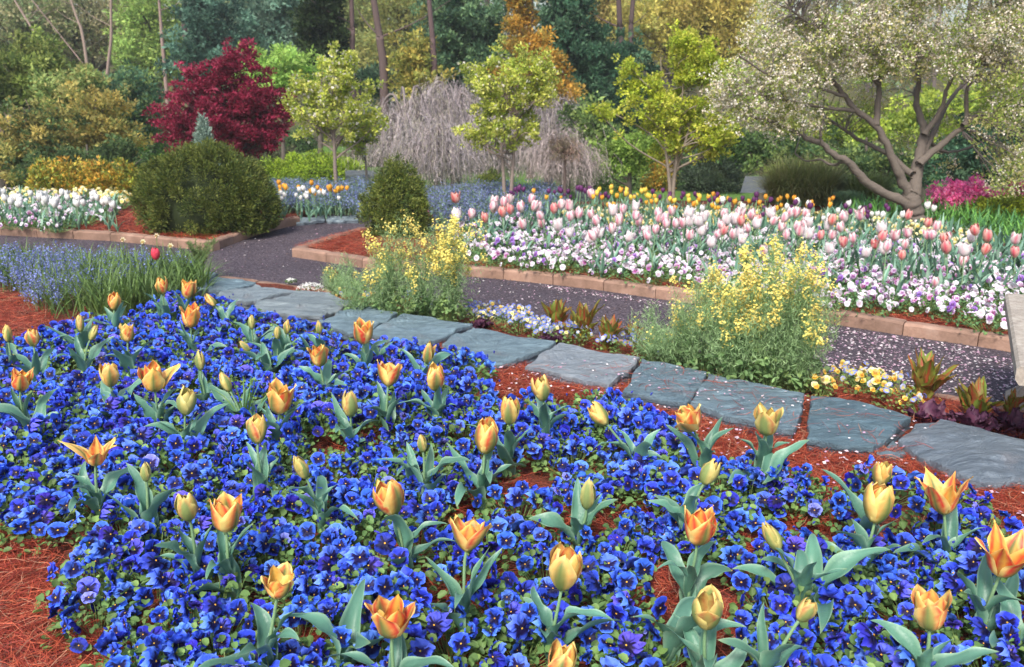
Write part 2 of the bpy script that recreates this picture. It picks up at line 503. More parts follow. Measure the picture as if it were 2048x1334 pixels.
def slate(px, label, col, thick=0.05, ztop=0.05, seed=0, dome=0.0, name='slate_slab', group='slate slabs edging the pansy bed', tilt=0.0):
    g = np.random.default_rng(seed)
    P = np.array([G(a, b, ztop)[:2] for a, b in px])
    c = P.mean(0)
    # subdivide the outline and break it up
    out = []
    for i in range(len(P)):
        a, b = P[i], P[(i + 1) % len(P)]
        n = max(4, int(np.linalg.norm(b - a) / 0.025))
        for k in range(n): out.append(a + (b - a) * k / n)
    O = np.array(out) - c
    m = len(O)
    ph = g.uniform(0, 6.28, 4)
    th = np.arange(m) / m * 2 * PI
    wob = 0.004 * np.sin(5 * th + ph[0]) + .003 * np.sin(11 * th + ph[1]) + g.normal(0, .0028, m)
    O = O * (1 + (wob / (np.linalg.norm(O, axis=1) + .05)))[:, None]
    mb = MB()
    rings = [0.06, .2, .35, .5, .62, .74, .84, .92, .975, 1.0]
    def hgt(xy, r):
        a, b = g_a, g_b
        h = 0.004 * np.sin(xy[:, 0] * 14 + a) * np.cos(xy[:, 1] * 23 + b)
        ledge = 0.008 * ss(0, .01, np.sin(xy[:, 0] * 5 + xy[:, 1] * 26 + a) - .2) + 0.005 * ss(0, .02, np.sin(xy[:, 1] * 41 + xy[:, 0] * 9 + b) - .55)
        return h + ledge + dome * (1 - r * r) + tilt * xy[:, 0]
    g_a, g_b = g.uniform(0, 6, 2)
    V = []
    for r in rings:
        xy = O * r
        z = hgt(xy, r) - (0.004 if r == 1.0 else 0) + g.normal(0, .0006, m)
        V.append(np.column_stack([xy, z]))
    # broken layered sides
    for dz, s in ((-.35, 1.006), (-.40, .985), (-.68, .992), (-.72, 1.006), (-1.0, .985)):
        xy = O * (s + g.normal(0, .003, m)[:, None])
        z = V[9][:, 2] + dz * thick + g.normal(0, .0015, m)
        V.append(np.column_stack([xy, z]))
    V = np.concatenate(V)
    nr = len(rings) + 5
    j = np.arange(m); k = (j + 1) % m
    F = [np.stack([i * m + j, (i + 1) * m + j, (i + 1) * m + k, i * m + k], 1) for i in range(nr - 1)]
    cc = np.array(col)
    C = np.tile(cc, (nr * m, 1)) * (1 + g.normal(0, .05, (nr * m, 1)))
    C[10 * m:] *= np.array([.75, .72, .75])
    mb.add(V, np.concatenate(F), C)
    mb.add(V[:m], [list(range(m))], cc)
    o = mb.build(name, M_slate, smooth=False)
    o.location = (c[0], c[1], ztop)
    return tag(o, label, 'stone slab', group)

BG_, PG_ = (0.185, 0.27, 0.315), (0.24, 0.295, 0.325)
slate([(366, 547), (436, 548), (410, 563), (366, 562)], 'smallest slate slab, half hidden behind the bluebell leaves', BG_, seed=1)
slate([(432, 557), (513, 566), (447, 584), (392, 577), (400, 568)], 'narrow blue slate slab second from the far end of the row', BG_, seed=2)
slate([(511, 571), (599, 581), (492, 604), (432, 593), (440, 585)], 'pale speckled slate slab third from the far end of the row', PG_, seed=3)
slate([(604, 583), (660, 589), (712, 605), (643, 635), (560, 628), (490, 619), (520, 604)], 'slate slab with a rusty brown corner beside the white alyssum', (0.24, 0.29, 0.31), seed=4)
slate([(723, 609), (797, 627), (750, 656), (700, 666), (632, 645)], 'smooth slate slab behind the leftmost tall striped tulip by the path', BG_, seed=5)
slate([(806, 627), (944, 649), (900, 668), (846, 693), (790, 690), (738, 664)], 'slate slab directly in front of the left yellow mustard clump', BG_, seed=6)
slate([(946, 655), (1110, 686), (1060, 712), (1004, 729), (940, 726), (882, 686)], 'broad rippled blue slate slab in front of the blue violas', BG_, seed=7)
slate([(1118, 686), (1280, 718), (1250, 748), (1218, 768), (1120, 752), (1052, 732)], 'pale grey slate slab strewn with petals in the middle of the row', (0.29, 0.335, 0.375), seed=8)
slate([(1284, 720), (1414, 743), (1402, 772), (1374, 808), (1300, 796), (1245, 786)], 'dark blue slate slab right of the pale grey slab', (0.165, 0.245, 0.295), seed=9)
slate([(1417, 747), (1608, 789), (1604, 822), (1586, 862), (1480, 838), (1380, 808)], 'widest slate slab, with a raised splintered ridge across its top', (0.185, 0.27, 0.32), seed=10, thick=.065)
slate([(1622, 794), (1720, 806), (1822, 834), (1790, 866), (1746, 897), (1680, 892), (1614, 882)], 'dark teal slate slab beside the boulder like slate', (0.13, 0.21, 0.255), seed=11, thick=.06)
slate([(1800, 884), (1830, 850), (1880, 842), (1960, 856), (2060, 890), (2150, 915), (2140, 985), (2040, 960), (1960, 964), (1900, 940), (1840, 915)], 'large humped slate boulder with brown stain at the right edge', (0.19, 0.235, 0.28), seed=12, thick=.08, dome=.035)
slate([(1752, 908), (1786, 883), (1814, 908), (1800, 918)], 'small slate wedge poking from the pine straw below the boulder', BG_, seed=13, thick=.03, ztop=.03)
# stepping slates across the side path
for px, lb in (([(594, 436), (648, 433), (650, 441), (592, 446)], 'left stepping slab at the far end of the side path'),
               ([(652, 433), (712, 431), (716, 441), (654, 442)], 'right stepping slab at the far end of the side path'),
               ([(545, 428), (592, 425), (596, 434), (548, 437)], 'flat stone behind the edging right of the big yew')):
    slate(px, lb, (.26, .33, .37), thick=.03, ztop=-.045, seed=len(lb), group='stepping slabs at the side path')
for k, (px, lb) in enumerate((([(845, 447), (905, 445), (915, 455), (850, 458)], 'pale paving stone right of the small yew'),
               ([(868, 432), (930, 430), (935, 439), (872, 441)], 'grey paving stone behind the tall yellow mustard'),
               ([(1150, 412), (1178, 411), (1180, 419), (1152, 420)], 'small square paving stone between tulips'))):
    slate(px, lb, (.26, .31, .35), thick=.03, ztop=0.005, seed=20 + k, group='paving stones in the far beds')

# ------------------------------------------------------------------ pine straw and fallen petals (nobody could count them)
PANSY_PX = [(-160, 706), (0, 700), (110, 650), (210, 632), (340, 604), (360, 585), (430, 590), (480, 615), (640, 660), (760, 690), (880, 700), (962, 722), (985, 775), (1060, 790), (1180, 772),
            (1260, 800), (1335, 855), (1400, 905), (1500, 915), (1600, 940), (1655, 975), (1690, 955), (1745, 925), (1850, 935), (1950, 985), (2048, 1030), (2200, 1100), (2200, 1500), (200, 1500),
            (255, 1334), (195, 1250), (122, 1190), (92, 1110), (62, 1035), (0, 995), (-160, 995)]
PANSY = poly_g(PANSY_PX, 0.09)
BARE = [(970, 985, 75, 30), (1120, 1040, 90, 42), (1290, 1190, 80, 45), (1500, 1105, 70, 32), (1270, 985, 90, 24), (1420, 1010, 50, 20), (1060, 905, 55, 22), (870, 1030, 40, 22), (800, 1130, 40, 26),
        (640, 1270, 60, 34), (1470, 1260, 45, 30), (700, 880, 40, 20), (1640, 1040, 60, 24), (330, 1240, 36, 22), (1900, 1190, 40, 20), (940, 1180, 40, 18)]

def straw(name, P, zf, g, L=(.05, .12), w=.0015, zr=.035, cols=None, tilt=.18):
    n = len(P)
    a = g.uniform(0, 2 * PI, n); e = g.normal(0, tilt, n)
    Ln = g.uniform(*L, n)
    D = np.stack([np.cos(a) * np.cos(e), np.sin(a) * np.cos(e), np.sin(e)], 1)
    S = nrm(np.stack([-np.sin(a), np.cos(a), g.normal(0, .4, n)], 1))
    z = zf(P[:, 0], P[:, 1]) + .002 + zr * g.random(n) ** 1.5
    c = np.column_stack([P, z])
    bend = S * (g.normal(0, .16, n) * Ln)[:, None]
    pts = np.stack([c - D * Ln[:, None] * .5, c - D * Ln[:, None] * .15 + bend * .6, c + D * Ln[:, None] * .18 + bend * .6, c + D * Ln[:, None] * .5], 1)
    wid = np.tile(np.array([.6, 1, 1, .4]) * w, (n, 1))
    if cols is None:
        cols = np.array([(.38, .065, .030), (.26, .035, .02), (.52, .12, .055), (.13, .022, .015), (.48, .25, .15)])
        pr = [.35, .3, .17, .1, .08]
    else:
        pr = np.ones(len(cols)) / len(cols)
    C = cols[g.choice(len(cols), n, p=pr)] * g.uniform(.7, 1.25, (n, 1))
    mb = MB(); strips(mb, pts, S, wid, C)
    return tag(mb.build(name, M_straw), kind='stuff')

g = np.random.default_rng(3)
corner = poly_g([(-260, 1000), (60, 1030), (90, 1110), (110, 1195), (180, 1250), (235, 1334), (250, 1480), (-260, 1480)], 0)
front = poly_g([(640, 640), (860, 690), (1000, 728), (1218, 770), (1380, 812), (1600, 865), (1750, 905), (1850, 925), (2048, 965), (2200, 1000), (2200, 1120), (2048, 1060), (1950, 1010), (1850, 960), (1745, 950),
                (1650, 1000), (1500, 950), (1400, 930), (1335, 880), (1180, 800), (985, 800), (950, 740), (760, 700)], 0)
leftp = poly_g([(-200, 560), (0, 590), (70, 600), (110, 640), (60, 700), (-200, 730)], 0)
P = [rand_in(corner, 20000, g), rand_in(front, 34000, g), rand_in(leftp, 9000, g)]
for x, y, rx, ry in BARE:
    c = G(x, y, 0)[:2]; e = G(x + rx, y, 0)[:2]; k = G(x, y - ry, 0)[:2]
    q = g.normal(0, .45, (1500, 2)) * [abs(e[0] - c[0]), abs(k[1] - c[1])]
    P.append(c + q)
P.append(rand_in(np.array([(-3.5, .9), (2.6, .9), (2.6, 3.2), (-3.5, 4.6)]), 16000, g))
P = np.concatenate(P)
straw('pine_straw', P, bed_z, g)
# between the slabs and the path
gp = poly_g([(600, 600), (900, 645), (1250, 705), (1600, 780), (1820, 830), (2200, 930), (2200, 860), (1900, 800), (1250, 690), (600, 580)], -.03)
straw('pine_straw', rand_in(gp, 12000, g), bed_z, g)
# sprinkled on the slates
sp_ = poly_g([(1060, 735), (1280, 720), (1610, 795), (1830, 835), (2060, 895), (2060, 950), (1600, 862), (1220, 765)], .05)
straw('pine_straw', rand_in(sp_, 260, g), lambda x, y: 0 * x + .055, g, zr=.01, tilt=.05)
# far bed mulch front
fz = poly_g([(590, 490), (760, 515), (939, 526), (1194, 552), (1500, 594), (1743, 628), (2022, 668), (2250, 700), (2250, 660), (1900, 600), (1500, 560), (1150, 520), (930, 505), (722, 455)], 0)
straw('pine_straw', rand_in(fz, 16000, g), lambda x, y: 0 * x + BED_Z, g, w=.0022, zr=.02)
lz = poly_g([(-300, 440), (0, 450), (238, 462), (424, 480), (590, 434), (560, 425), (240, 420), (-300, 425)], 0)
straw('pine_straw', rand_in(lz, 12000, g), lambda x, y: 0 * x + BED_Z, g, w=.003, zr=.02)

def litter(P, zf, g, size, cols, name='fallen_petals'):
    n = len(P)
    a = g.uniform(0, 2 * PI, n)
    D = np.stack([np.cos(a), np.sin(a), g.normal(0, .15, n)], 1)
    N = np.stack([g.normal(0, .25, n), g.normal(0, .25, n), np.ones(n)], 1)
    z = zf(P[:, 0], P[:, 1]) + .004
    C = cols[g.integers(0, len(cols), n)] * g.uniform(.8, 1.1, (n, 1))
    mb = MB(); s = g.uniform(.6, 1.3, n) * size
    leaves(mb, np.column_stack([P, z]), D, N, s, s * .8, C, .1)
    return tag(mb.build(name, M_flower), kind='stuff')
pc = np.array([(.75, .62, .66), (.62, .42, .52), (.8, .75, .74), (.55, .33, .45)])
pathR = poly_g([(1560, 640), (2048, 720), (2200, 745), (2200, 880), (1900, 790), (1600, 730)], PATH_Z)
pathM = poly_g([(940, 555), (1300, 590), (1560, 640), (1600, 730), (1250, 680), (940, 625)], PATH_Z)
pathL = poly_g([(0, 480), (424, 505), (583, 440), (720, 445), (583, 505), (940, 555), (940, 620), (440, 555), (0, 520)], PATH_Z)
pz = lambda x, y: 0 * x + PATH_Z
litter(np.concatenate([rand_in(pathR, 2300, g), rand_in(pathM, 330, g), rand_in(pathL, 140, g), fk[3] + (fk[9] - fk[3]) * g.random((500, 1)) + [0, -.03] - np.abs(g.normal(0, .05, (500, 2)))]), pz, g, .014, pc)
litter(rand_in(front, 420, g), lambda x, y: bed_z(x, y) + .035, g, .014, pc)
litter(rand_in(sp_, 160, g), lambda x, y: 0 * x + .058, g, .013, pc)
# loose grit that gives the path its tooth
q = rand_in(np.array([(-5, 3.4), (4, 2.6), (4, 5.4), (.5, 6.2), (-1.5, 8.2), (-5, 7.2)]), 60000, g)
litter(q, pz, g, .009, np.array([(.05, .045, .06), (.14, .125, .15), (.22, .2, .22), (.09, .08, .11), (.2, .12, .1)]), 'path_grit')

# ------------------------------------------------------------------ orange tulips of the near bed
PALE, ORNG, CORAL, PINKR, GRN, GRN2 = map(np.array, [(.88, .68, .22), (.88, .42, .06), (.74, .035, .012), (.70, .08, .07), (.10, .18, .05), (.33, .40, .14)])

def petal(kind, k, g, red, green, open_=0.0, flop=0.0, nu=9, nv=15):
    """one petal around the z axis; flower height is 1"""
    u = np.linspace(-1, 1, nu)[None, :] * np.ones((nv, 1))
    v = np.linspace(0, 1, nv)[:, None] * np.ones((1, nu))
    outer = k % 2 == 0
    a = k * PI / 3 + g.normal(0, .06)
    if kind == 'bud':
        r = .235 * np.sin(PI * (.07 + .88 * v ** .9)) ** .75; Wm = .27; z = v * 1.0
    elif kind == 'egg':
        r = .36 * np.sin(PI * (.06 + .74 * v ** .95)) ** .75 * (1 - .12 * v); Wm = .42; z = v * (1 - .02 * v)
    elif kind == 'open':
        r = .40 * (1 - np.exp(-5.5 * v)) * (1 - .10 * v) + .04 * v ** 4; Wm = .43; z = v ** 1.15
    elif kind == 'wide':
        r = .46 * (1 - np.exp(-3.8 * v)) + .05 * v ** 2.5; Wm = .42; z = v ** 1.1 * (1 - .1 * v)
    else:  # star
        r = .34 * (1 - np.exp(-6 * v)) + .34 * v ** 3.2; Wm = .30; z = v ** 1.1 - .06 * v ** 4
    dl = g.normal(0, .12) + (0.05 if outer else -.03) + open_
    r = r * (1 + dl * v ** 1.5 * 1.4) * (1.0 if outer else .90) + flop * v ** 2.2
    z = z * (1 - .35 * flop * v) * (1 + g.normal(0, .06)) - (0 if outer else .0)
    pw = {'star': .74, 'bud': .72, 'open': .86, 'wide': .92, 'egg': .76}[kind]
    w = Wm * np.sin(PI * np.clip(v, 0, 1) ** pw) ** (.75 if kind != 'star' else .95)
    w = np.maximum(w, .0) * (1 + .03 * np.sin(v * 17 + g.uniform(0, 6)))
    ph = g.uniform(0, 6.3, 4)
    rr = np.maximum(r, .10)
    phi = np.clip(u * w / rr, -1.25, 1.25)
    ruff = (.03 + .035 * (kind in ('open', 'wide', 'star'))) * np.sin(v * 9 + ph[0] + (u > 0) * ph[1]) * u ** 2 * v + .012 * np.sin(v * 21 + ph[2]) * np.abs(u) ** 3
    keel = -.02 * np.exp(-(u / .16) ** 2) * np.sin(PI * v)
    r2 = r + ruff - keel - .05 * u ** 2 * v * (0 if outer else 1)
    tw = a + g.normal(0, .10) * v ** 2
    x = r2 * np.cos(tw + phi); y = r2 * np.sin(tw + phi)
    z = z + .012 * np.sin(u * 7 + ph[3]) * v ** 3 - .035 * u ** 2 * v
    V = np.stack([x, y, z], -1).reshape(-1, 3)
    # the flower's own pattern: green midrib, red flame, orange, pale margin
    st = .12 * np.sin(v * 23 + u * 9 + ph[0]) + .08 * np.sin(v * 51 + u * 31)
    c = mixc(PALE, ORNG, np.clip(.10 + .6 * red + (0 if outer else .35) + st * .8 - .75 * ss(.45, .95, np.abs(u)) , 0, 1))
    fl = np.exp(-((np.abs(u + .25 * math.sin(ph[1])) - .46) / .20) ** 2) * ss(.08, .35, v) * (1 - ss(.78, 1.02, v)) * (.65 + 1.2 * red) * (.9 + st * 2.2) * (1.0 if g.random() < .8 else .3)
    c = mixc(c, CORAL * .6 + PINKR * .4, np.clip(fl, 0, .95))
    gm = np.exp(-(np.abs(u) / (.25 + .28 * green) / (1.15 - .6 * v)) ** 2.6) * (1 - ss(.66, .98, v)) * (.85 + .8 * green) * (1.0 if outer else .35)
    c = mixc(c, GRN, np.clip(gm, 0, .95))
    c = mixc(c, GRN2, np.clip(max(0, green - .35) * 1.1 * (1 - ss(.8, 1.1, v) * .6) , 0, .85))
    c = mixc(c, GRN, (1 - ss(.0, .16, v)) * .8)
    return V, grid_faces(nu, nv), c.reshape(-1, 3)

LEAF_C, LEAF_E = np.array((.095, .225, .155)), np.array((.27, .44, .30))

def tulip_leaf(g, L, Wd, az, e0, curl, nu=7, nv=18, base=(0, 0, 0)):
    t = np.linspace(0, 1, nv)
    el = e0 - curl * t ** 1.6 + g.normal(0, .10) * np.sin(t * 5)
    ds = L / (nv - 1)
    azt = az + g.normal(0, .5) * t ** 2
    cx = np.cumsum(np.cos(el) * np.cos(azt)) * ds; cy = np.cumsum(np.cos(el) * np.sin(azt)) * ds; cz = np.cumsum(np.sin(el)) * ds
    c = np.stack([cx, cy, cz], 1); c -= c[0]
    T = nrm(np.gradient(c, axis=0))
    tw = g.normal(0, .5) * t ** 1.3
    S0 = np.stack([-np.sin(azt), np.cos(azt), 0 * t], 1)
    Nn = np.cross(T, S0) * -1
    S = S0 * np.cos(tw)[:, None] + Nn * np.sin(tw)[:, None]
    Nn = nrm(np.cross(S, T))
    Nn *= np.sign(Nn[:, 2:3] + 1e-6) if False else 1
    w = Wd * (np.sin(PI * (0.06 + .94 * t) ** .72) ** .8) * .5
    w[0] = Wd * .16
    u = np.linspace(-1, 1, nu)
    ph = g.uniform(0, 6.3, 2); fr = g.uniform(1.3, 2.8)
    cup = (.95 - .6 * t)[:, None] * (np.abs(u)[None, :] ** 1.6)
    inward = -nrm(np.stack([np.cos(azt), np.sin(azt), 0 * t], 1)) * np.sin(np.clip(el, 0.0, 1.5))[:, None] + np.array([0, 0, 1.]) * np.cos(el)[:, None]
    wave = .36 * np.sin(2 * PI * fr * t[:, None] + np.where(u > 0, ph[0], ph[1])[None, :]) * (u ** 2)[None, :] * np.sin(PI * t)[:, None]
    V = c[:, None] + S[:, None] * (w[:, None] * u[None, :])[..., None] * (1 - .25 * cup)[..., None] + inward[:, None] * (w[:, None] * (cup * .75 + wave))[..., None]
    V = V + np.asarray(base)
    e = np.abs(u)[None, :] * np.ones((nv, 1))
    tone = g.uniform(.85, 1.2)
    streak = 1 + .07 * np.sin(u * 26)[None, :, None]
    C = mixc(LEAF_C * tone, LEAF_E, ss(.86, 1, e) * .8) * streak
    C = mixc(C, np.array((.30, .36, .14)), (ss(.9, 1, t) * g.uniform(0, .7))[:, None] * np.ones((1, nu)))
    return V.reshape(-1, 3), grid_faces(nu, nv), C.reshape(-1, 3)

def rot_axis(tilt_x, tilt_y):
    return np.array(Matrix.Rotation(tilt_y, 3, 'Y') @ Matrix.Rotation(tilt_x, 3, 'X'))

def orange_tulip(px, py, hpx, kind, tilt, red, green, label, seed, flop=(), nl=4, zh=None, leafL=1.0, open_=0.0):
    g = np.random.default_rng(1000 + seed)
    zh = zh if zh else (.245 if kind != 'bud' else .215) + g.normal(0, .012)
    c = G(px, py, zh)
    H = hpx * mpp(c) * .99
    tl = R(tilt)
    Rm = rot_axis(g.normal(0, .08) - .05, tl) @ np.array(Matrix.Rotation(g.uniform(0, 6.28), 3, 'Z'))
    ax = Rm @ np.array([0, 0, 1.])
    head0 = c - ax * H * .48
    lean = -ax[:2] * zh * (.35 + .4 * abs(tilt) / 60)
    base = np.array([head0[0] + lean[0] + g.normal(0, .006), head0[1] + lean[1] + g.normal(0, .006), float(bed_z(head0[0], head0[1])) - .004])
    t = thing('orange_tulip' if kind != 'bud' else 'tulip_bud', label, 'tulip', base, 0, 'orange and green striped tulips of the pansy bed')
    mb = MB()
    h = head0 - base
    pts = smooth_path([(0, 0, 0), (h[0] * .2, h[1] * .2, h[2] * .5), tuple(h - ax * .03), tuple(h + ax * H * .03)], 12)
    tube(mb, pts, .0042, .0036, 8, (.20, .34, .17))
    mb.build('stem', M_tleaf, t)
    # bloom: the small cup that carries the pistil, and six petals as its own pieces
    mb = MB()
    th = np.linspace(0, 2 * PI, 9)[:-1]
    prof = [(.02, -.01), (.07, .02), (.085, .06), (.05, .10), (.05, .38), (.07, .42), (.0, .44)]
    V = np.array([(r * math.cos(a), r * math.sin(a), z) for r, z in prof for a in th]) * H
    j = np.arange(8); k2 = (j + 1) % 8
    F = np.concatenate([np.stack([i * 8 + j, i * 8 + k2, (i + 1) * 8 + k2, (i + 1) * 8 + j], 1) for i in range(6)])
    mb.add(V @ Rm.T + h, F, (.30, .40, .14))
    for q in range(6):
        a = q * PI / 3
        p = smooth_path([(0.03 * math.cos(a), .03 * math.sin(a), .08), (.11 * math.cos(a), .11 * math.sin(a), .25), (.13 * math.cos(a), .13 * math.sin(a), .36)], 5) * H
        tube(mb, p @ Rm.T + h, .012 * H, .03 * H, 5, (.10, .06, .02))
    bl = mb.build('bloom', M_petal, t)
    for q in range(6):
        V, F, C = petal(kind, q, g, red, green, open_, dict(flop).get(q, 0.0))
        mp = MB(); mp.add((V * H) @ Rm.T + h, F, C)
        mp.build('petal', M_petal, bl)
    a0 = g.uniform(0, 6.28)
    for q in range(nl):
        L = g.uniform(.18, .275) * leafL * (1 - .09 * q)
        Wd = g.uniform(.046, .072) * leafL * (1 - .1 * q)
        zb = min(.012 + .022 * q, h[2] * .4)
        b = pts[np.argmin(np.abs(pts[:, 2] - zb))]
        mp = MB(); mp.add(*tulip_leaf(g, L, Wd, a0 + q * 2.3 + g.normal(0, .3), R(g.uniform(64, 86)), g.uniform(.35, 1.75), base=b))
        mp.build('leaf', M_tleaf, t)
    return base

#   x, y, height px, kind, tilt, red, green, label, extras
TUL = [
 (42, 762, 46, 'open', 8, .9, .15, 'open orange tulip with red flames at the far left edge', {}),
 (15, 667, 36, 'bud', 0, .2, .6, 'plump green yellow tulip bud highest at the left edge', {}),
 (65, 675, 38, 'egg', -5, .5, .4, 'half closed peach tulip beside the plump bud at the left edge', {}),
 (220, 750, 52, 'egg', 0, .6, .3, 'closed peach egg shaped tulip left of the big apricot bloom', {}),
 (308, 757, 60, 'open', 0, .75, .1, 'big open apricot tulip with one pale petal flopping to the right', dict(flop=((0, .55),))),
 (160, 648, 34, 'bud', 0, .2, .7, 'upright pale green tulip bud above the left pansies', {}),
 (186, 667, 32, 'bud', 25, .2, .75, 'green tulip bud leaning right beside the upright pale one', {}),
 (254, 667, 38, 'open', 0, .4, .3, 'yellow orange cup shaped tulip right of two green buds', {}),
 (229, 603, 36, 'egg', 5, .9, .2, 'reddish orange tulip in front of the bluebell leaves', {}),
 (323, 573, 34, 'egg', 0, .6, .35, 'orange tulip farthest back, below the single red tulip', {}),
 (377, 580, 38, 'open', 10, .6, .2, 'orange tulip with curled petals right of the farthest one', {}),
 (382, 635, 46, 'open', 5, 1.1, .1, 'bright red orange flared tulip in the back of the pansies', {}),
 (421, 600, 32, 'bud', -35, .3, .35, 'pale yellow tulip bud leaning left beside the slates', {}),
 (400, 722, 40, 'bud', 0, .1, .8, 'narrow green tulip bud standing alone in blue pansies', {}),
 (451, 765, 42, 'bud', -25, .2, .7, 'slim green gold tulip bud leaning left beside grassy blades', {}),
 (373, 805, 54, 'egg', 8, .1, .85, 'fat yellow green tulip bud below the big apricot bloom', {}),
 (560, 800, 64, 'open', 8, .8, .3, 'large orange tulip with red centre right of the grassy blades', {}),
 (515, 860, 58, 'egg', 0, .5, .5, 'rounded striped tulip with a broad green rib, below the large orange one', {}),
 (603, 935, 54, 'bud', -18, .2, .75, 'pointed green cream tulip bud leaning left', {}),
 (192, 907, 58, 'star', 8, .45, .1, 'golden tulip with a green petal dropping out to the left', dict(flop=((0, .6),))),
 (291, 945, 40, 'bud', 0, .1, .95, 'small closed green tulip bud in the middle of the left pansies', {}),
 (374, 1015, 62, 'egg', -4, .25, .8, 'closed green tulip with an orange slit beside a fully coloured one', {}),
 (451, 1030, 76, 'open', 0, .6, .25, 'tall peach tulip with pink flames right of the closed green one', {}),
 (558, 1170, 66, 'wide', 12, .35, .35, 'blown yellow tulip with crumpled inner petals nestled in wide leaves', {}),
 (782, 1238, 86, 'open', 0, .9, .4, 'large low tulip with red orange heart and curled tips near the bottom', dict(flop=((1, .3),))),
 (700, 808, 54, 'egg', 0, .3, .7, 'yellow green tulip right of the large orange one', dict(open_=-.3)),
 (638, 713, 46, 'open', -5, 1.1, .5, 'red and green pointed tulip in front of the slates', {}),
 (555, 665, 30, 'bud', 5, .1, .8, 'little green tulip bud left of a pair of buds', {}),
 (574, 655, 28, 'bud', 10, .3, .6, 'yellowish tulip bud, upper one of the pair of buds', {}),
 (638, 655, 28, 'bud', 0, .2, .8, 'tiny pointed tulip bud nearest the smooth slate', {}),
 (490, 693, 28, 'bud', -40, .1, .8, 'green tulip bud nodding left among far pansies', {}),
 (503, 645, 30, 'bud', 0, .1, .9, 'slender green tulip bud behind the nodding bud', {}),
 (726, 667, 50, 'open', 0, .75, .3, 'orange tulip with spread tips against the smooth slate', {}),
 (778, 748, 56, 'wide', 5, .6, .3, 'flared orange tulip opening like a fan in front of the slates', {}),
 (856, 707, 44, 'bud', 8, .4, .6, 'green tulip bud with one orange petal loose, above the egg shaped one', dict(flop=((0, .3),))),
 (870, 757, 54, 'egg', 0, .5, .4, 'peach egg shaped tulip right of the fan like one', {}),
 (1083, 778, 52, 'egg', -8, .15, .6, 'yellow green tulip beside the bare red straw', {}),
 (1198, 830, 52, 'egg', -40, .2, .5, 'yellow tulip leaning far left above dark pansies', {}),
 (1019, 823, 56, 'egg', 0, .45, .5, 'striped peach and green tulip behind the tall orange one', {}),
 (972, 875, 70, 'egg', 5, .8, .4, 'tall orange egg shaped tulip with pink stripe mid bed', {}),
 (844, 887, 38, 'bud', -5, .1, .8, 'small yellow green tulip bud low between broad leaves', {}),
 (778, 997, 78, 'egg', -15, .6, .4, 'twisted peach tulip with one petal tip curling over its head', dict(flop=((2, .15),))),
 (937, 1070, 74, 'wide', 8, .6, .4, 'wide open yellow and coral tulip in the centre of the bed', {}),
 (1176, 990, 64, 'bud', 5, .05, .95, 'tall unopened green tulip on a straight bare stem', {}),
 (1130, 1140, 88, 'egg', 10, .4, .45, 'yellow tulip with loose ruffled petals right of the long leaf', dict(open_=.25)),
 (1124, 1325, 80, 'egg', 10, .5, .4, 'tulip cut off by the bottom edge of the photo', {}),
 (1378, 838, 62, 'wide', -25, .5, .35, 'wide pointed tulip leaning left in front of the widest slate', {}),
 (1534, 845, 60, 'open', 0, .45, .75, 'green and cream tulip on a tall stem above two spreading leaves', {}),
 (1419, 945, 56, 'egg', 25, .3, .8, 'lime tulip tilting right among wavy leaves', dict(open_=-.2)),
 (1398, 1058, 74, 'open', 5, .85, .3, 'coral and yellow tulip with a notched rim right of centre', {}),
 (1545, 1075, 66, 'bud', -28, .1, .85, 'slender yellow green tulip bud leaning left in the right pansies', {}),
 (1415, 1222, 88, 'egg', 0, .25, .7, 'green tulip with two pale petals standing up like horns', dict(flop=((0, .35), (3, .35)))),
 (1611, 1222, 52, 'egg', 30, .5, .75, 'small brownish tulip tucked inside a huge wavy leaf', {}),
 (1764, 950, 54, 'egg', 10, .5, .5, 'ruffled peach tulip right behind a large egg shaped one', {}),
 (1757, 1008, 84, 'egg', 8, .5, .35, 'large peach tulip in front of the ruffled one at right', {}),
 (1886, 992, 84, 'star', -8, .7, .15, 'orange lily shaped tulip with splayed tips near the boulder', {}),
 (2012, 1115, 98, 'star', 5, .9, .15, 'fiery orange lily shaped tulip at the right edge', {}),
 (1860, 1222, 84, 'open', 0, .35, .45, 'pale yellow cup shaped tulip on a bare stem bottom right', {}),
]
TB = []
for i, (x, y, h, k, tl, rd, gr, lb, ex) in enumerate(TUL):
    TB.append(orange_tulip(x, y, h, k, tl, rd, gr, lb, i, nl=5 if h > 45 else 4, **ex))
# flowerless tulip leaf tufts
for i, (x, y, s, lb) in enumerate([(690, 1322, 1.15, 'arching tulip leaves without a flower at the bottom edge'), (1620, 1190, 1.2, 'huge wavy tulip leaf pair around the small brownish tulip'),
                              (830, 955, 1.0, 'broad upright tulip leaves below a small bud'), (1340, 1290, 1.1, 'narrow tulip leaves rising at the bottom right of centre'),
                              (80, 850, 1.1, 'long tulip leaves at the left edge under the red flamed tulip'), (1530, 960, 1.1, 'spreading tulip leaves under the green and cream tulip'),
                              (2030, 1290, 1.1, 'tulip leaves in the bottom right corner'), (760, 700, .8, 'low tulip leaf tuft by the slates left of the fan like tulip')]):
    g = np.random.default_rng(500 + i)
    b = G(x, y + 40, .02)
    t = thing('tulip_leaf_tuft', lb, 'tulip leaves', b, 0, 'flowerless tulip tufts in the pansy bed')
    for q in range(4):
        mp = MB(); mp.add(*tulip_leaf(g, g.uniform(.17, .24) * s, g.uniform(.045, .06) * s, q * 1.7 + g.normal(0, .3), R(g.uniform(58, 84)), g.uniform(.4, 1.6)))
        mp.build('leaf', M_tleaf, t)

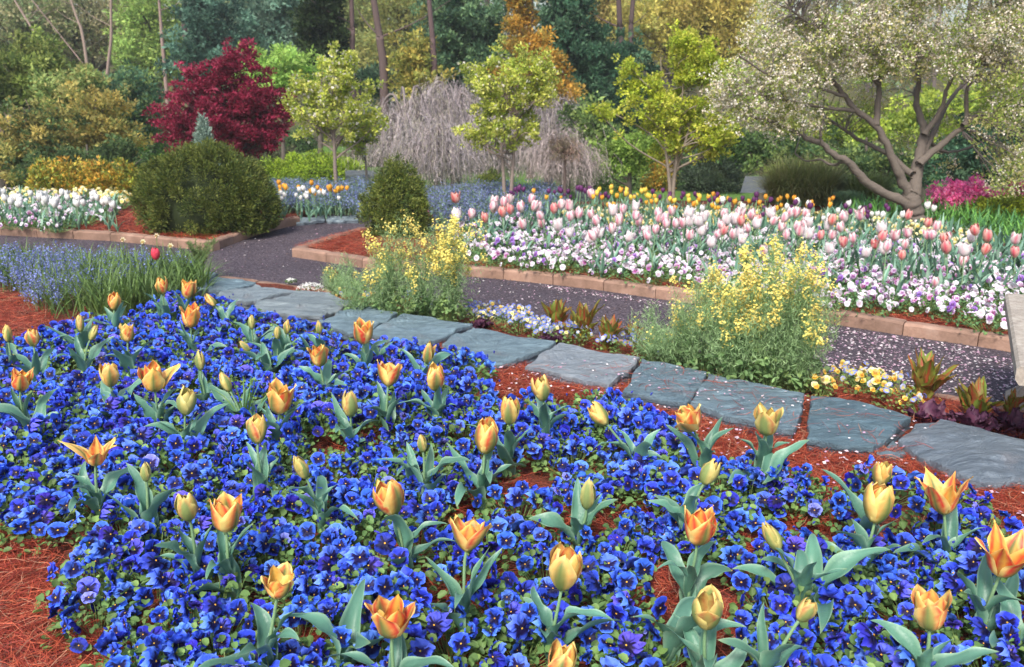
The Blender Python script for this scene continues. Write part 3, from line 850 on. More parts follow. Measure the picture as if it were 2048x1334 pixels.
# ------------------------------------------------------------------ pansies
def pansy_bloom(g, r=.024, cols=None, detail=True):
    """five ruffled petals facing +z, dark heart, yellow eye; cols = (petal, upper petal, heart, painted edge highlight, eye)"""
    if cols is None:
        cols = [(.035, .055, .62), (.045, .055, .60), (.012, .006, .06), (.10, .17, .80), (.85, .45, .03)]
    cols = [np.array(c) for c in cols]
    mb = MB()
    nu, nv = (9, 8) if detail else (5, 4)
    # angle, length, half width, layer, has heart
    spec = [(R(58), 1.0, .72, 0, 0), (R(122), 1.0, .72, .03, 0), (R(-8), .92, .62, .07, 1), (R(188), .92, .62, .07, 1), (R(-90), 1.0, .78, .11, 1)]
    curl = g.normal(.12, .32)
    for a, ln, hw, lay, heart in spec:
        u = np.linspace(-1, 1, nu)[None, :] * np.ones((nv, 1)); v = np.linspace(.03, 1, nv)[:, None] * np.ones((1, nu))
        w = hw * np.sqrt(np.clip(1 - ((v - .58) / .60) ** 2, 0, 1)) * (.35 + .65 * ss(0, .5, v))
        L = v * ln * (1 - .10 * u ** 2 * v)
        x = L; y = u * w
        ph = g.uniform(0, 6.3)
        z = lay * .35 + (.10 + .06 * g.normal()) * np.sin(u * 4.2 + ph) * v ** 2 + .05 * np.sin(u * 11 + ph * 2) * v ** 3 - curl * v ** 2 * .55 + g.normal(0, .10) * v ** 2 + .06 * np.sin(PI * v)
        X = x * math.cos(a) - y * math.sin(a); Y = x * math.sin(a) + y * math.cos(a)
        c = mixc(cols[0] if heart else cols[1], cols[3], np.clip(ss(.80, 1, v) * .55 + .10 * np.sin(u * 13 + ph) * v, 0, 1))  # paler rim is a highlight put into the petal colour
        if heart:
            c = mixc(c, cols[2], 1 - ss(.54, .74, v + .07 * np.sin(u * 14 + ph)))
        else:
            c = mixc(c, cols[2], (1 - ss(.22, .42, v)) * .9)
        mb.add(np.stack([X, Y, z], -1).reshape(-1, 3) * r, grid_faces(nu, nv), (c * g.uniform(.9, 1.12)).reshape(-1, 3))
    e = np.array([(math.cos(t) * .09, math.sin(t) * .09 - .05, .13) for t in np.linspace(0, 2 * PI, 7)[:-1]] + [(0, -.05, .18)]) * r
    mb.add(e, [[i, (i + 1) % 6, 6] for i in range(6)], cols[4])
    return mb

def leafy(mb, g, n, Rr, h, ll=(.014, .026), col=(.12, .22, .065), zmin=.01, lw=.75):
    """a mound of small oval leaves on stalks"""
    a = g.uniform(0, 2 * PI, n); q = np.sqrt(g.random(n)) * Rr
    z = zmin + (h - zmin) * g.random(n) ** .7 * np.sqrt(np.clip(1 - (q / (Rr * 1.15)) ** 2, 0, 1))
    P = np.stack([q * np.cos(a), q * np.sin(a), z], 1)
    az = a + g.normal(0, .9, n); el = g.normal(.35, .5, n)
    D = np.stack([np.cos(az) * np.cos(el), np.sin(az) * np.cos(el), np.sin(el)], 1)
    N = nrm(np.stack([g.normal(0, .45, n), g.normal(0, .45, n), np.ones(n)], 1))
    L = g.uniform(*ll, n)
    S = nrm(np.cross(D, N)); N = np.cross(S, D)
    # oval outline of eight points around a centre rib
    t = np.linspace(0, 2 * PI, 9)[:-1]
    ox = .5 - .5 * np.cos(t); oy = .5 * lw * np.sin(t) * (1 - .15 * np.cos(t))
    V = P[:, None] + D[:, None] * (ox[None, :, None] * L[:, None, None]) + S[:, None] * (oy[None, :, None] * L[:, None, None]) + N[:, None] * (np.abs(oy)[None, :, None] * .55 * L[:, None, None]) - np.array([0, 0, 1.]) * (ox[None, :, None] ** 2 * .25 * L[:, None, None])
    C = np.array(col) * g.uniform(.6, 1.45, (n, 1)) * np.where(g.random((n, 1)) < .25, np.array([[1.35, 1.2, 1.1]]), 1)
    b = np.arange(n)[:, None] * 8
    F = np.concatenate([np.concatenate([b, b + 1, b + 4, b + 7], 1)[:0], np.concatenate([b, b + 1, b + 2, b + 3, b + 4], 1)]) if False else None
    F1 = b + np.array([0, 1, 2, 3, 4]); F2 = b + np.array([0, 4, 5, 6, 7])
    mb.add(V.reshape(-1, 3), np.concatenate([F1, F2]), np.repeat(C, 8, 0))
    # stalks
    m = n // 3
    s = np.stack([P[:m] * [.25, .25, 0], P[:m] * [.7, .7, .6], P[:m]], 1)
    strips(mb, s, nrm(np.cross(s[:, 2] - s[:, 0], np.array([0.2, -1, .1]))), np.full((m, 3), .0022), np.tile(np.array([.20, .30, .09]), (m, 1)))

BLUES = []
for k in range(14):
    g = np.random.default_rng(60 + k)
    cols = [(.026, .085, .74), (.04, .105, .76), (.007, .004, .045), (.13, .28, .90), (.85, .45, .03)]
    if k == 7: cols = [(.13, .17, .72), (.22, .24, .78), (.012, .006, .06), (.40, .45, .9), (.85, .5, .05)]
    if k in (9, 10): cols = [(.055, .055, .62), (.09, .09, .66), (.010, .004, .05), (.22, .18, .78), (.85, .45, .03)]
    if k in (11, 12): cols = [(.05, .14, .76), (.09, .20, .80), (.010, .006, .06), (.2, .36, .9), (.85, .5, .05)]
    if k == 13: cols = [(.015, .03, .46), (.02, .03, .42), (.006, .004, .04), (.05, .10, .7), (.8, .4, .03)]
    if k == 8: cols = [(.02, .025, .40), (.025, .025, .36), (.006, .004, .04), (.05, .07, .6), (.8, .4, .03)]
    BLUES.append(pansy_bloom(g, .0235 + .0012 * (k % 3), cols).mesh('bloom', M_pansy))

def pansy_proto(seed, nb=7, Rr=.10, h=.110, nleaf=150):
    g = np.random.default_rng(seed)
    t = thing('pansy_plant', None, 'pansy')
    mb = MB()
    leafy(mb, g, nleaf, Rr * 1.15, h * .96, (.013, .028), (.13, .235, .07))
    spots = []
    for q in range(nb):
        for _ in range(30):
            a, d = g.uniform(0, 6.28), Rr * math.sqrt(g.random()) * 1.1
            p = np.array([d * math.cos(a), d * math.sin(a) , h + g.uniform(-.035, .022) - d * .25])
            if all(np.linalg.norm(p - s) > .034 for s in spots): break
        spots.append(p)
        # faces look outwards, up and mostly towards the open front of the bed
        f = nrm(np.array([p[0] * 5 + g.normal(0, .6), p[1] * 4 - .45 + g.normal(0, .6), .5 + g.normal(0, .3)]))
        if g.random() < .22: f = nrm(f * [1, -1, .4])
        b = link('bloom', BLUES[g.choice(14, p=[.09] * 7 + [.03, .05, .03, .03, .09, .09, .05])], t)
        b.location = tuple(p)
        up = Vector((0, 0, 1)); zf = Vector(f); xf = up.cross(zf).normalized(); yf = zf.cross(xf)
        b.rotation_euler = (Matrix((xf, yf, zf)).transposed() @ Matrix.Rotation(g.normal(0, .25), 3, 'Z')).to_euler()
        s = g.uniform(.72, 1.2); b.scale = (s, s * g.uniform(.8, 1), s * g.uniform(.8, 2.0))
        st = smooth_path([(p[0] * .3, p[1] * .3, .01), (p[0] * .9, p[1] * .9 + .01, p[2] * .7), tuple(p - f * .004)], 5)
        tube(mb, st, .0012, .001, 4, (.22, .32, .10))
    for q in range(3):        # furled buds
        p = np.array([g.normal(0, Rr * .6), g.normal(0, Rr * .6), h + g.uniform(-.02, .01)])
        tube(mb, [tuple(p), tuple(p + [0, -.004, .007]), tuple(p + [.001, -.008, .012])], [.002, .0038, .001], None, 5, (.06, .09, .5))
    mb.build('foliage', M_leaf, t)
    return t

protos = [pansy_proto(200 + k, nb=[14, 15, 12, 16, 14, 11, 15, 13][k]) for k in range(8)]
pts = scatter(PANSY, .148, 11)
g = np.random.default_rng(5)
def bare_w(x, y):
    c = W0(x, y)
    s = 0.0
    for bx, by, rx, ry in BARE:
        s = max(s, math.exp(-(((c[0] - bx) / rx) ** 2 + ((c[1] - by) / ry) ** 2) * .8))
    return s
def W0(x, y, z=0.08):
    dy, dz = y, z - CAM_Z
    dep = dy * _cp - dz * _sp; up = dy * _sp + dz * _cp
    return (CX + F_PX * x / dep, CY - F_PX * up / dep)
keep = []
for x, y in pts:
    px, py = W0(x, y)
    if px < -140 or px > 2190 or py > 1480: continue
    if bare_w(x, y) > .42: continue
    thin = 0.0 if px < 900 else .12
    if px > 1250: thin = .22
    if g.random() < thin: continue
    if min(abs(x - b[0]) + abs(y - b[1]) for b in TB) < .022: continue
    if y > y_stone(x) - .02: continue
    keep.append((x, y))
keep.sort(key=lambda p: p[1])
seen = {}
short = [t[7] for t in TUL]
used = set()
for i, (x, y) in enumerate(keep):
    k = int(g.integers(0, 8))
    o = protos[k] if k not in used else copy_tree(protos[k])
    used.add(k)
    s = g.uniform(.88, 1.15)
    o.location = (x, y, float(bed_z(x, y))); o.scale = (s, s, s * g.uniform(.88, 1.1)); o.rotation_euler = (0, 0, g.normal(0, .5))
    j = int(np.argmin([math.hypot(x - b[0], y - b[1]) for b in TB])); dx, dy = x - TB[j][0], y - TB[j][1]
    d = ('right of' if dx > 0 else 'left of') if abs(dx) > abs(dy) else ('behind' if dy > 0 else 'in front of')
    n = seen.get((j, d), 0); seen[(j, d)] = n + 1
    s_ = ' '.join(short[j].split(' ')[:10])
    lb = 'pansies %s the %s' % (d, s_) if n == 0 and math.hypot(dx, dy) < .2 else 'dark eyed blue pansy plant packed among others in the near bed'
    tag(o, lb, 'pansy', 'blue pansies of the near bed')
    o.name = 'pansy_plant'
for k in range(8):
    if k not in used:
        for ch in list(protos[k].children): bpy.data.objects.remove(ch)
        bpy.data.objects.remove(protos[k])
print('pansies', len(keep))

# ------------------------------------------------------------------ the plantings between slates and path
def mustard(seed, h, Rr, n, label, base, yellow=0.5, nfl=16):
    """a bolting mustard: branching wiry stems, lobed leaves at the foot, heads of tiny yellow crosses"""
    g = np.random.default_rng(seed)
    t = thing('mustard_plant', label, 'mustard plant', base, 0, 'bolting yellow mustard plants')
    st, lf = MB(), MB()
    tips = []
    for q in range(n):
        a = g.uniform(0, 6.28); d = Rr * math.sqrt(g.random())
        top = np.array([d * math.cos(a), d * math.sin(a), h * g.uniform(.55, 1.0) * (1 - .25 * (d / Rr) ** 2)])
        p = smooth_path([(top[0] * .18, top[1] * .18, 0), (top[0] * .45 + g.normal(0, .01), top[1] * .45, top[2] * .45), (top[0] * .8, top[1] * .8, top[2] * .75), top], 9)
        tube(st, p, .0028, .0010, 4, (.20, .34, .13))
        tips.append(top)
        for b in range(5):
            k = g.integers(3, 8); p0 = p[k]
            dd = nrm(np.array([g.normal(), g.normal(), 1.6])) * h * g.uniform(.12, .26)
            e = p0 + dd
            tube(st, smooth_path([p0, p0 + dd * .5 + [0, 0, -.004], e], 5), .0014, .0008, 3, (.24, .40, .16))
            tips.append(e)
    tips = np.array(tips)
    # slender pods and short side shoots fill the stems
    for src, m, l, w in ((tips, 26, .030, .0024), (tips * [.85, .85, .8], 18, .026, .0026), (tips * [.7, .7, .6], 10, .03, .003)):
        P = np.repeat(src, m, 0) + g.normal(0, .012, (len(src) * m, 3)) - np.array([0, 0, 1.]) * g.uniform(0, .09, (len(src) * m, 1))
        D = nrm(np.stack([g.normal(0, .8, len(P)), g.normal(0, .8, len(P)), np.abs(g.normal(.9, .5, len(P)))], 1))
        leaves(st, P, D, unit(len(P), g), g.uniform(.6, 1.3, len(P)) * l, w, np.array([.28, .42, .19]) * g.uniform(.7, 1.35, (len(P), 1)), .1)
    leafy(lf, g, 150, Rr * .75, h * .34, (.02, .05), (.16, .27, .10), lw=.6)
    st.build('stem', M_leaf, t); lf.build('leaf', M_leaf, t)
    ok = tips[tips[:, 2] > h * .42]
    g.shuffle(ok)
    for e in ok[:nfl]:
        fb = MB()
        m = int(g.integers(12, 44) * yellow * 1.7) + 4
        c = e + np.column_stack([g.normal(0, .012, m), g.normal(0, .012, m), g.normal(-.008, .024, m)])
        nn = nrm(c - e + [0, -.01, .015] + g.normal(0, .006, (m, 3)))
        s1 = nrm(np.cross(nn, [0.3, .2, 1])); s2 = np.cross(nn, s1)
        Cc = np.array([.84, .70, .11]) * g.uniform(.75, 1.2, (m, 1)) * np.array([1, 1, 1.6])
        for dd in (s1, -s1, s2, -s2):
            leaves(fb, c, nrm(dd + nn * .25), nn, g.uniform(.0048, .0078, m), .0054, Cc, .05)
        fb.build('flower_head', M_flower, t)
    return t

M_SPOTS = [  # base px x, base px y, top px y, half width px, stems, flower share, heads, label
 (745, 645, 505, 70, 12, .25, 4, 'sparse feathery mustard plant at the left end of the left clump'),
 (800, 650, 440, 62, 16, .55, 34, 'tall mustard plant with yellow heads in front of the small yew'),
 (850, 645, 470, 45, 10, .5, 16, 'mustard plant in the middle of the left clump'),
 (903, 655, 412, 42, 18, .85, 60, 'tallest yellow mustard plant, dense with bloom, right end of the left clump'),
 (700, 600, 500, 50, 9, .3, 3, 'thin green mustard plant leaning over the side of the path'),
 (1330, 735, 590, 75, 14, .25, 6, 'mostly green mustard plant at the left of the right clump'),
 (1400, 760, 545, 80, 18, .45, 24, 'leafy mustard plant left of the densest yellow one'),
 (1470, 780, 485, 80, 24, .8, 60, 'mustard plant with the broad yellow dome of bloom in the right clump'),
 (1540, 785, 470, 75, 24, .8, 60, 'mustard plant reaching highest among the pink tulips'),
 (1600, 790, 545, 60, 16, .5, 20, 'mustard plant at the right end of the right clump by the petals'),
 (1520, 765, 560, 120, 14, .5, 24, 'mustard plant behind the others in the right clump'),
]
for i, (x, y, ty, hw, n, yl, nf, lb) in enumerate(M_SPOTS):
    b = G(x, y, -.04)
    h = (y - ty) * mpp(b) * 1.05
    mustard(300 + i, h, hw * mpp(b), n, lb, b, yl, nf)

def rosette(seed, n, L, Wd, c1, c2, label, base, cat, name, rise=(50, 82), curl=(.2, .9), group=None, wav=.4, rib=None):
    g = np.random.default_rng(seed)
    t = thing(name, label, cat, base, 0, group)
    for q in range(n):
        nu, nv = 9, 12
        V, F, C = tulip_leaf(g, L * g.uniform(.7, 1.1), Wd * g.uniform(.8, 1.15), q * 2.4 + g.normal(0, .2), R(g.uniform(*rise)), g.uniform(*curl), nu, nv, (0, 0, 0))
        u = np.tile(np.linspace(-1, 1, nu), nv); v = np.repeat(np.linspace(0, 1, nv), nu)
        V = V + g.normal(0, .0025 * wav, V.shape) + np.stack([np.sin(v * 30 + q) * np.abs(u) * .004, np.cos(v * 27 + q) * np.abs(u) * .004, np.sin(v * 24 + u * 5) * np.abs(u) * .006], 1) * wav
        k = np.clip(g.uniform(0, .9) + .35 * np.sin(v * 9 + u * 6 + q), 0, 1)
        C = mixc(np.array(c1), np.array(c2), k)
        if rib: C = mixc(C, np.array(rib), np.exp(-(u / .14) ** 2) * .9)
        mb = MB(); mb.add(V, F, C); mb.build('leaf', M_leaf, t)
    return t

CH = [(1112, 668, 52, 'red and green chard nearest the middle of the path'), (1165, 688, 62, 'tallest red veined chard plant between slates and path'), (1215, 705, 56, 'bronze chard plant beside the right mustard clump'), (1145, 680, 40, 'short bronze chard in front of the tallest one'), (1270, 700, 40, 'small reddish chard half under the mustard'),
      (1845, 808, 72, 'olive chard plant standing near the petal strewn path'), (1945, 850, 66, 'reddish chard plant left of the stone bench foot'), (672, 585, 36, 'small dark red chard at the left of the left mustard clump'), (2020, 838, 40, 'green chard tucked under the stone bench')]
for i, (x, y, hh, lb) in enumerate(CH):
    b = G(x, y, -.05); L = hh * mpp(b) * 1.45
    rosette(400 + i, 17, L, L * .38, (.20, .29, .045), (.28, .08, .03), lb, b, 'chard', 'chard_plant', (62, 88), (.0, .6), 'red and green chard plants', rib=(.5, .06, .04))
for i, (x, y, hh, lb) in enumerate([(1855, 862, 50, 'crinkled purple lettuce just behind the slate boulder'), (1945, 868, 52, 'dark purple lettuce at the middle of the right corner'), (2025, 872, 55, 'purple lettuce at the right edge behind the boulder'), (1108, 690, 26, 'tiny purple lettuce among blue violas'), (960, 660, 24, 'little dark purple lettuce behind the rippled slate')]):
    b = G(x, y, -.03); L = hh * mpp(b) * 1.3
    rosette(440 + i, 13, L, L * .7, (.07, .022, .055), (.15, .05, .09), lb, b, 'lettuce', 'purple_lettuce', (25, 75), (.2, 1.2), 'purple lettuces', wav=1.2)

# small violas: one mesh of blooms over one of leaves, shared by the copies
VC = {'blue': [(.10, .16, .62), (.14, .20, .66), (.5, .45, .12), (.25, .32, .8), (.85, .6, .08)],
      'yellow': [(.80, .52, .04), (.82, .62, .2), (.45, .2, .02), (.85, .62, .1), (.8, .5, .05)],
      'cream': [(.78, .70, .36), (.80, .76, .5), (.75, .55, .1), (.8, .76, .5), (.8, .5, .05)],
      'sky': [(.35, .45, .78), (.45, .5, .8), (.7, .6, .2), (.5, .6, .85), (.8, .5, .05)],
      'white': [(.78, .76, .80), (.80, .78, .82), (.55, .40, .50), (.8, .78, .84), (.75, .6, .1)],
      'lilac': [(.60, .46, .62), (.72, .62, .74), (.22, .05, .25), (.66, .52, .76), (.8, .6, .1)],
      'rose': [(.50, .22, .44), (.66, .44, .62), (.25, .03, .18), (.70, .5, .66), (.8, .6, .1)],
      'violet': [(.26, .12, .50), (.36, .20, .58), (.1, .02, .2), (.4, .25, .6), (.8, .6, .1)]}
def viola_mesh(seed, kinds, nb, Rr, h, r, nleaf, leafc=(.11, .20, .06), faceup=.6, split=False):
    g = np.random.default_rng(seed)
    lf, bl = MB(), MB()
    leafy(lf, g, nleaf, Rr, h * .85, (.010, .020), leafc)
    parts = []
    for q in range(nb):
        if split: bl = MB()
        a, d = g.uniform(0, 6.28), Rr * math.sqrt(g.random()) * 1.05
        p = np.array([d * math.cos(a), d * math.sin(a), h * g.uniform(.7, 1.1) - d * .2])
        f = nrm(np.array([p[0] * 5 + g.normal(0, .4), p[1] * 4 - .55 + g.normal(0, .4), faceup + g.normal(0, .25)]))
        xf = nrm(np.cross([0, 0, 1.], f)); yf = np.cross(f, xf)
        m = pansy_bloom(g, r * g.uniform(.8, 1.15), VC[kinds[int(g.integers(0, len(kinds)))]], detail=False)
        B = np.stack([xf, yf, f])
        for V, C, L, T in zip(m.V, m.C, m.L, m.T):
            pass
        off = 0
        V = np.concatenate(m.V) @ B + p; C = np.concatenate(m.C)
        Lq = np.concatenate([l for l, t_ in zip(m.L, m.T) if t_[0] == 4]).reshape(-1, 4)
        Lt = np.concatenate([l for l, t_ in zip(m.L, m.T) if t_[0] == 3]).reshape(-1, 3)
        n0 = bl.n
        bl.add(V, Lq, C)
        bl.L.append((Lt + n0).ravel()); bl.T.append(np.full(len(Lt), 3, np.int64))
        if split: parts.append(bl.mesh('bloom', M_flower))
    return lf.mesh('foliage', M_leaf), (parts if split else [bl.mesh('blooms', M_flower)])

def viola_thing(meshes, name, label, cat, group):
    t = thing(name, label, cat, group=group)
    link('foliage', meshes[0], t)
    for m in meshes[1]: link('bloom' if len(meshes[1]) > 1 else 'bloom_cluster', m, t)
    return t

def plant_all(protos, spots, zf, smin=.85, smax=1.2, g=None, rz=.6):
    out = []
    used = set()
    for x, y in spots:
        k = int(g.integers(0, len(protos)))
        o = protos[k] if k not in used else copy_tree(protos[k])
        used.add(k)
        s = g.uniform(smin, smax)
        o.location = (float(x), float(y), float(zf(x, y))); o.scale = (s, s, s); o.rotation_euler = (0, 0, g.normal(0, rz))
        out.append(o)
    for k in range(len(protos)):
        if k not in used:
            for ch in list(protos[k].children): bpy.data.objects.remove(ch)
            bpy.data.objects.remove(protos[k])
    return out

g = np.random.default_rng(77)
near_v = [viola_mesh(500 + k, ks, 16, .075, .10, .0105, 70, (.15, .24, .07), split=True) for k, ks in enumerate([['blue', 'sky', 'yellow'], ['blue', 'blue', 'cream'], ['sky', 'blue', 'blue']])]
warm_v = [viola_mesh(510 + k, ks, 14, .08, .10, .0125, 80, (.14, .22, .06), split=True) for k, ks in enumerate([['yellow', 'blue', 'cream'], ['yellow', 'yellow', 'blue'], ['blue', 'yellow', 'sky']])]
vz = lambda x, y: bed_z(x, y) - .002
pa = poly_g([(925, 625), (1080, 625), (1110, 665), (1200, 700), (1190, 712), (1040, 678), (930, 652)], -.03)
pb = poly_g([(1190, 690), (1340, 705), (1420, 745), (1260, 716)], -.03)
pc_ = poly_g([(1620, 770), (1700, 745), (1790, 780), (1850, 830), (1960, 862), (1860, 845), (1700, 800)], -.03)
pd = poly_g([(620, 590), (760, 598), (900, 618), (900, 646), (760, 622), (640, 600)], -.03)
for poly, pr, sp, lb, gr, sd in ((pa, near_v, .115, 'small blue viola plant between the rippled slate and the path', 'blue violas behind the slates', 1), (pb, near_v, .13, 'small blue viola plant left of the right mustard clump', 'blue violas beside the right mustard clump', 2),
                             (pc_, warm_v, .125, 'yellow and blue viola plant behind the teal slate at right', 'yellow and blue violas at right', 3), (pd, warm_v, .16, 'viola plant at the foot of the left mustard clump', 'violas under the left mustard clump', 4)):
    P = scatter(poly, sp, sd, .3)
    plant_all([viola_thing(m, 'viola_plant', lb, 'viola', gr) for m in pr], P, vz, g=g)

def alyssum(base, Rr, label):
    t = thing('alyssum_plant', label, 'alyssum', base)
    g = np.random.default_rng(9)
    lf = MB(); leafy(lf, g, 120, Rr, Rr * .6, (.010, .018)); lf.build('foliage', M_leaf, t)
    fb = MB(); n = 380
    a = g.uniform(0, 6.28, n); d = Rr * np.sqrt(g.random(n))
    c = np.stack([d * np.cos(a), d * np.sin(a), Rr * .75 * np.sqrt(1 - (d / Rr) ** 2 * .8) + g.normal(0, .004, n)], 1)
    leaves(fb, c, unit(n, g), np.tile([0, 0, 1.], (n, 1)), .009, .009, np.array([.8, .8, .76]), .2)
    fb.build('bloom', M_flower, t)
alyssum(G(622, 588, -.02), .085, 'mound of tiny white alyssum at the end of the slates')
alyssum(G(582, 566, -.05), .03, 'tiny tuft of white alyssum on the path edging')
for i, (x, y, hh, lb) in enumerate([(1740, 828, 44, 'cream and orange pansy cluster behind the teal slate'), (1640, 835, 40, 'leafy cream edged seedling right of the widest slate')]):
    b = G(x, y - 40, -.02)
    m = viola_mesh(530 + i, ['cream', 'yellow'], 12, .06, .11, .015, 90, (.17, .26, .07), split=True)
    t = viola_thing(m, 'viola_plant', lb, 'viola', 'yellow and blue violas at right'); t.location = tuple(b)

# ------------------------------------------------------------------ bluebells with strap leaves at the left (uncountable)
def blue_spikes(P, zf, g, h=(.12, .26), nf=16, cols=((.16, .20, .62), (.24, .30, .72), (.12, .13, .50)), fs=.009, mb=None, wide=.010):
    n = len(P); H = g.uniform(*h, n)
    z0 = zf(P[:, 0], P[:, 1])
    lean = g.normal(0, .035, (n, 2))
    t = g.uniform(.45, 1.0, (n, nf))
    c = np.stack([P[:, 0, None] + lean[:, 0, None] * t + g.normal(0, wide, (n, nf)), P[:, 1, None] + lean[:, 1, None] * t + g.normal(0, wide, (n, nf)), z0[:, None] + H[:, None] * t], -1).reshape(-1, 3)
    cols = np.array(cols)
    C = cols[g.integers(0, len(cols), len(c))] * g.uniform(.7, 1.3, (len(c), 1))
    D = nrm(np.stack([g.normal(0, 1, len(c)), g.normal(0, 1, len(c)), g.normal(-.3, .5, len(c))], 1))
    leaves(mb, c, D, unit(len(c), g), g.uniform(.7, 1.4, len(c)) * fs, fs * .8, C, .3)
    k = np.stack([np.column_stack([P, z0]), np.column_stack([P + lean * .5, z0 + H * .5]), np.column_stack([P + lean, z0 + H])], 1)
    strips(mb, k, np.tile([1., .2, 0], (n, 1)), np.full((n, 3), .0022), np.tile([.14, .20, .10], (n, 1)))

def blades(P, zf, g, L=(.15, .3), w=.006, cols=((.12, .20, .05), (.16, .26, .07), (.08, .14, .045)), mb=None, e0=(55, 88), curl=1.3):
    n = len(P); k = 7
    Ln = g.uniform(*L, n); az = g.uniform(0, 6.28, n); e = np.radians(g.uniform(*e0, n)); cu = g.uniform(.2, curl, n)
    t = np.linspace(0, 1, k)
    el = e[:, None] - cu[:, None] * t[None, :] ** 1.5
    ds = Ln[:, None] / (k - 1)
    x = np.cumsum(np.cos(el) * ds, 1) - np.cos(el[:, :1]) * ds; z = np.cumsum(np.sin(el) * ds, 1) - np.sin(el[:, :1]) * ds
    z0 = zf(P[:, 0], P[:, 1])
    pts = np.stack([P[:, 0, None] + x * np.cos(az)[:, None], P[:, 1, None] + x * np.sin(az)[:, None], z0[:, None] + z], -1)
    S = np.stack([-np.sin(az), np.cos(az), 0 * az], 1)
    wid = w * g.uniform(.7, 1.3, (n, 1)) * np.array([.8, 1, 1, .95, .8, .5, .1])
    cols = np.array(cols)
    strips(mb, pts, S, wid, cols[g.integers(0, len(cols), n)] * g.uniform(.75, 1.25, (n, 1)))

g = np.random.default_rng(21)
bb = poly_g([(-260, 500), (0, 528), (130, 530), (300, 545), (400, 556), (420, 580), (350, 610), (240, 632), (100, 640), (40, 590), (-260, 600)], 0.0)
mb = MB(); blades(rand_in(bb, 2300, g), bed_z, g, (.14, .27), .007, mb=mb)
bb2 = poly_g([(170, 560), (390, 560), (420, 590), (330, 630), (180, 640)], 0.0)
blades(rand_in(bb2, 1700, g), bed_z, g, (.18, .30), .008, mb=mb)
tag(mb.build('strap_leaf_grass', M_leaf), 'dense green strap leaves under the bluebells at the left', kind='stuff')
mb = MB()
bbf = poly_g([(-260, 500), (0, 528), (130, 530), (300, 545), (400, 556), (300, 590), (180, 620), (60, 630), (40, 590), (-260, 600)], 0.0)
blue_spikes(rand_in(bbf, 1500, g), bed_z, g, (.10, .21), 16, cols=((.20, .23, .62), (.30, .34, .74), (.16, .16, .52)), fs=.011, mb=mb)
tag(mb.build('bluebell_drift', M_flower), 'drift of bluebells at the left by the path', kind='stuff')

def feather_bush(base, h, r, label, name, cat, col, n=900, seed=1, lw=.004, ll=.03):
    g = np.random.default_rng(seed)
    t = thing(name, label, cat, base)
    mb, lf = MB(), MB()
    for q in range(26):
        a = g.uniform(0, 6.28); d = r * g.uniform(.2, 1)
        top = np.array([d * math.cos(a), d * math.sin(a), h * g.uniform(.6, 1.05)])
        p = smooth_path([(0, 0, 0), top * [.4, .4, .6], top], 7)
        tube(mb, p, .003, .001, 4, (.16, .17, .07))
        m = n // 26
        tt = g.uniform(.15, 1, m)
        P = np.stack([np.interp(tt * 6, range(7), p[:, i]) for i in range(3)], 1)
        D = nrm(np.column_stack([g.normal(0, .7, m), g.normal(0, .7, m), np.full(m, .9)]))
        leaves(lf, P, D, unit(m, g), g.uniform(.6, 1.3, m) * ll, lw, np.array(col) * g.uniform(.7, 1.35, (m, 1)), .2)
    mb.build('stem', M_bark, t); lf.build('foliage', M_leaf, t)
feather_bush(G(400, 556, -.04), .24, .19, 'wispy olive green shrublet between the bluebells and the path', 'wispy_shrub', 'shrub', (.17, .24, .08), 2600, 3)

def mini_tulip(base, h, hd, cols, label, group, seed, lean=0.0, name='tulip', leafc=None, nl=3, kind='egg'):
    """a small far tulip: stem, bloom of six petals, leaves"""
    g = np.random.default_rng(seed)
    t = thing(name, label, 'tulip', base, g.uniform(-.3, .3), group)
    top = np.array([math.sin(lean) * h * .5, g.normal(0, .01), h])
    ax = nrm(np.array([math.sin(lean), 0, math.cos(lean)]))
    mb = MB(); tube(mb, smooth_path([(0, 0, 0), (0, 0, h * .5), top], 6), .004, .0032, 5, (.22, .36, .18)); mb.build('stem', M_tleaf, t)
    bl = MB(); Rm = rot_axis(0, lean)
    c0, c1, c2 = [np.array(c) for c in cols]
    for q in range(6):
        V, F, C = petal(kind, q, g, 0, 0, 0, 0, 5, 7)
        u = np.tile(np.linspace(-1, 1, 5), 7); v = np.repeat(np.linspace(0, 1, 7), 5)
        C = mixc(c0, c1, np.clip(ss(.12, .62, np.abs(u)) * 1.0 + ss(.75, 1, v) * .5, 0, 1))
        C = mixc(C, c2, (1 - ss(0, .28, v)) * .8)
        bl.add((V * hd) @ Rm.T + top, F, C)
    bl.build('bloom', M_petal, t)
    lf = MB()
    for q in range(nl):
        lf.add(*tulip_leaf(g, h * g.uniform(.6, .85), h * .13, q * 2.2 + g.uniform(0, 1), R(g.uniform(66, 86)), g.uniform(.2, 1.1), 3, 7))
    lf.build('leaf', M_tleaf, t)
    return t

FZ = lambda x, y: 0 * x + BED_Z
for i, (x, y, lb) in enumerate([(492, 872, 'tuft of grassy blades growing between orange tulips')]):
    t = thing('grass_tuft', lb, 'grass', G(x, y, 0))
    gg = np.random.default_rng(3); mb = MB(); blades(gg.normal(0, .008, (14, 2)), lambda x, y: 0 * x, gg, (.22, .32), .007, ((.13, .28, .05), (.2, .36, .1)), mb, (70, 88), 1.6)
    mb.build('blades', M_leaf, t)
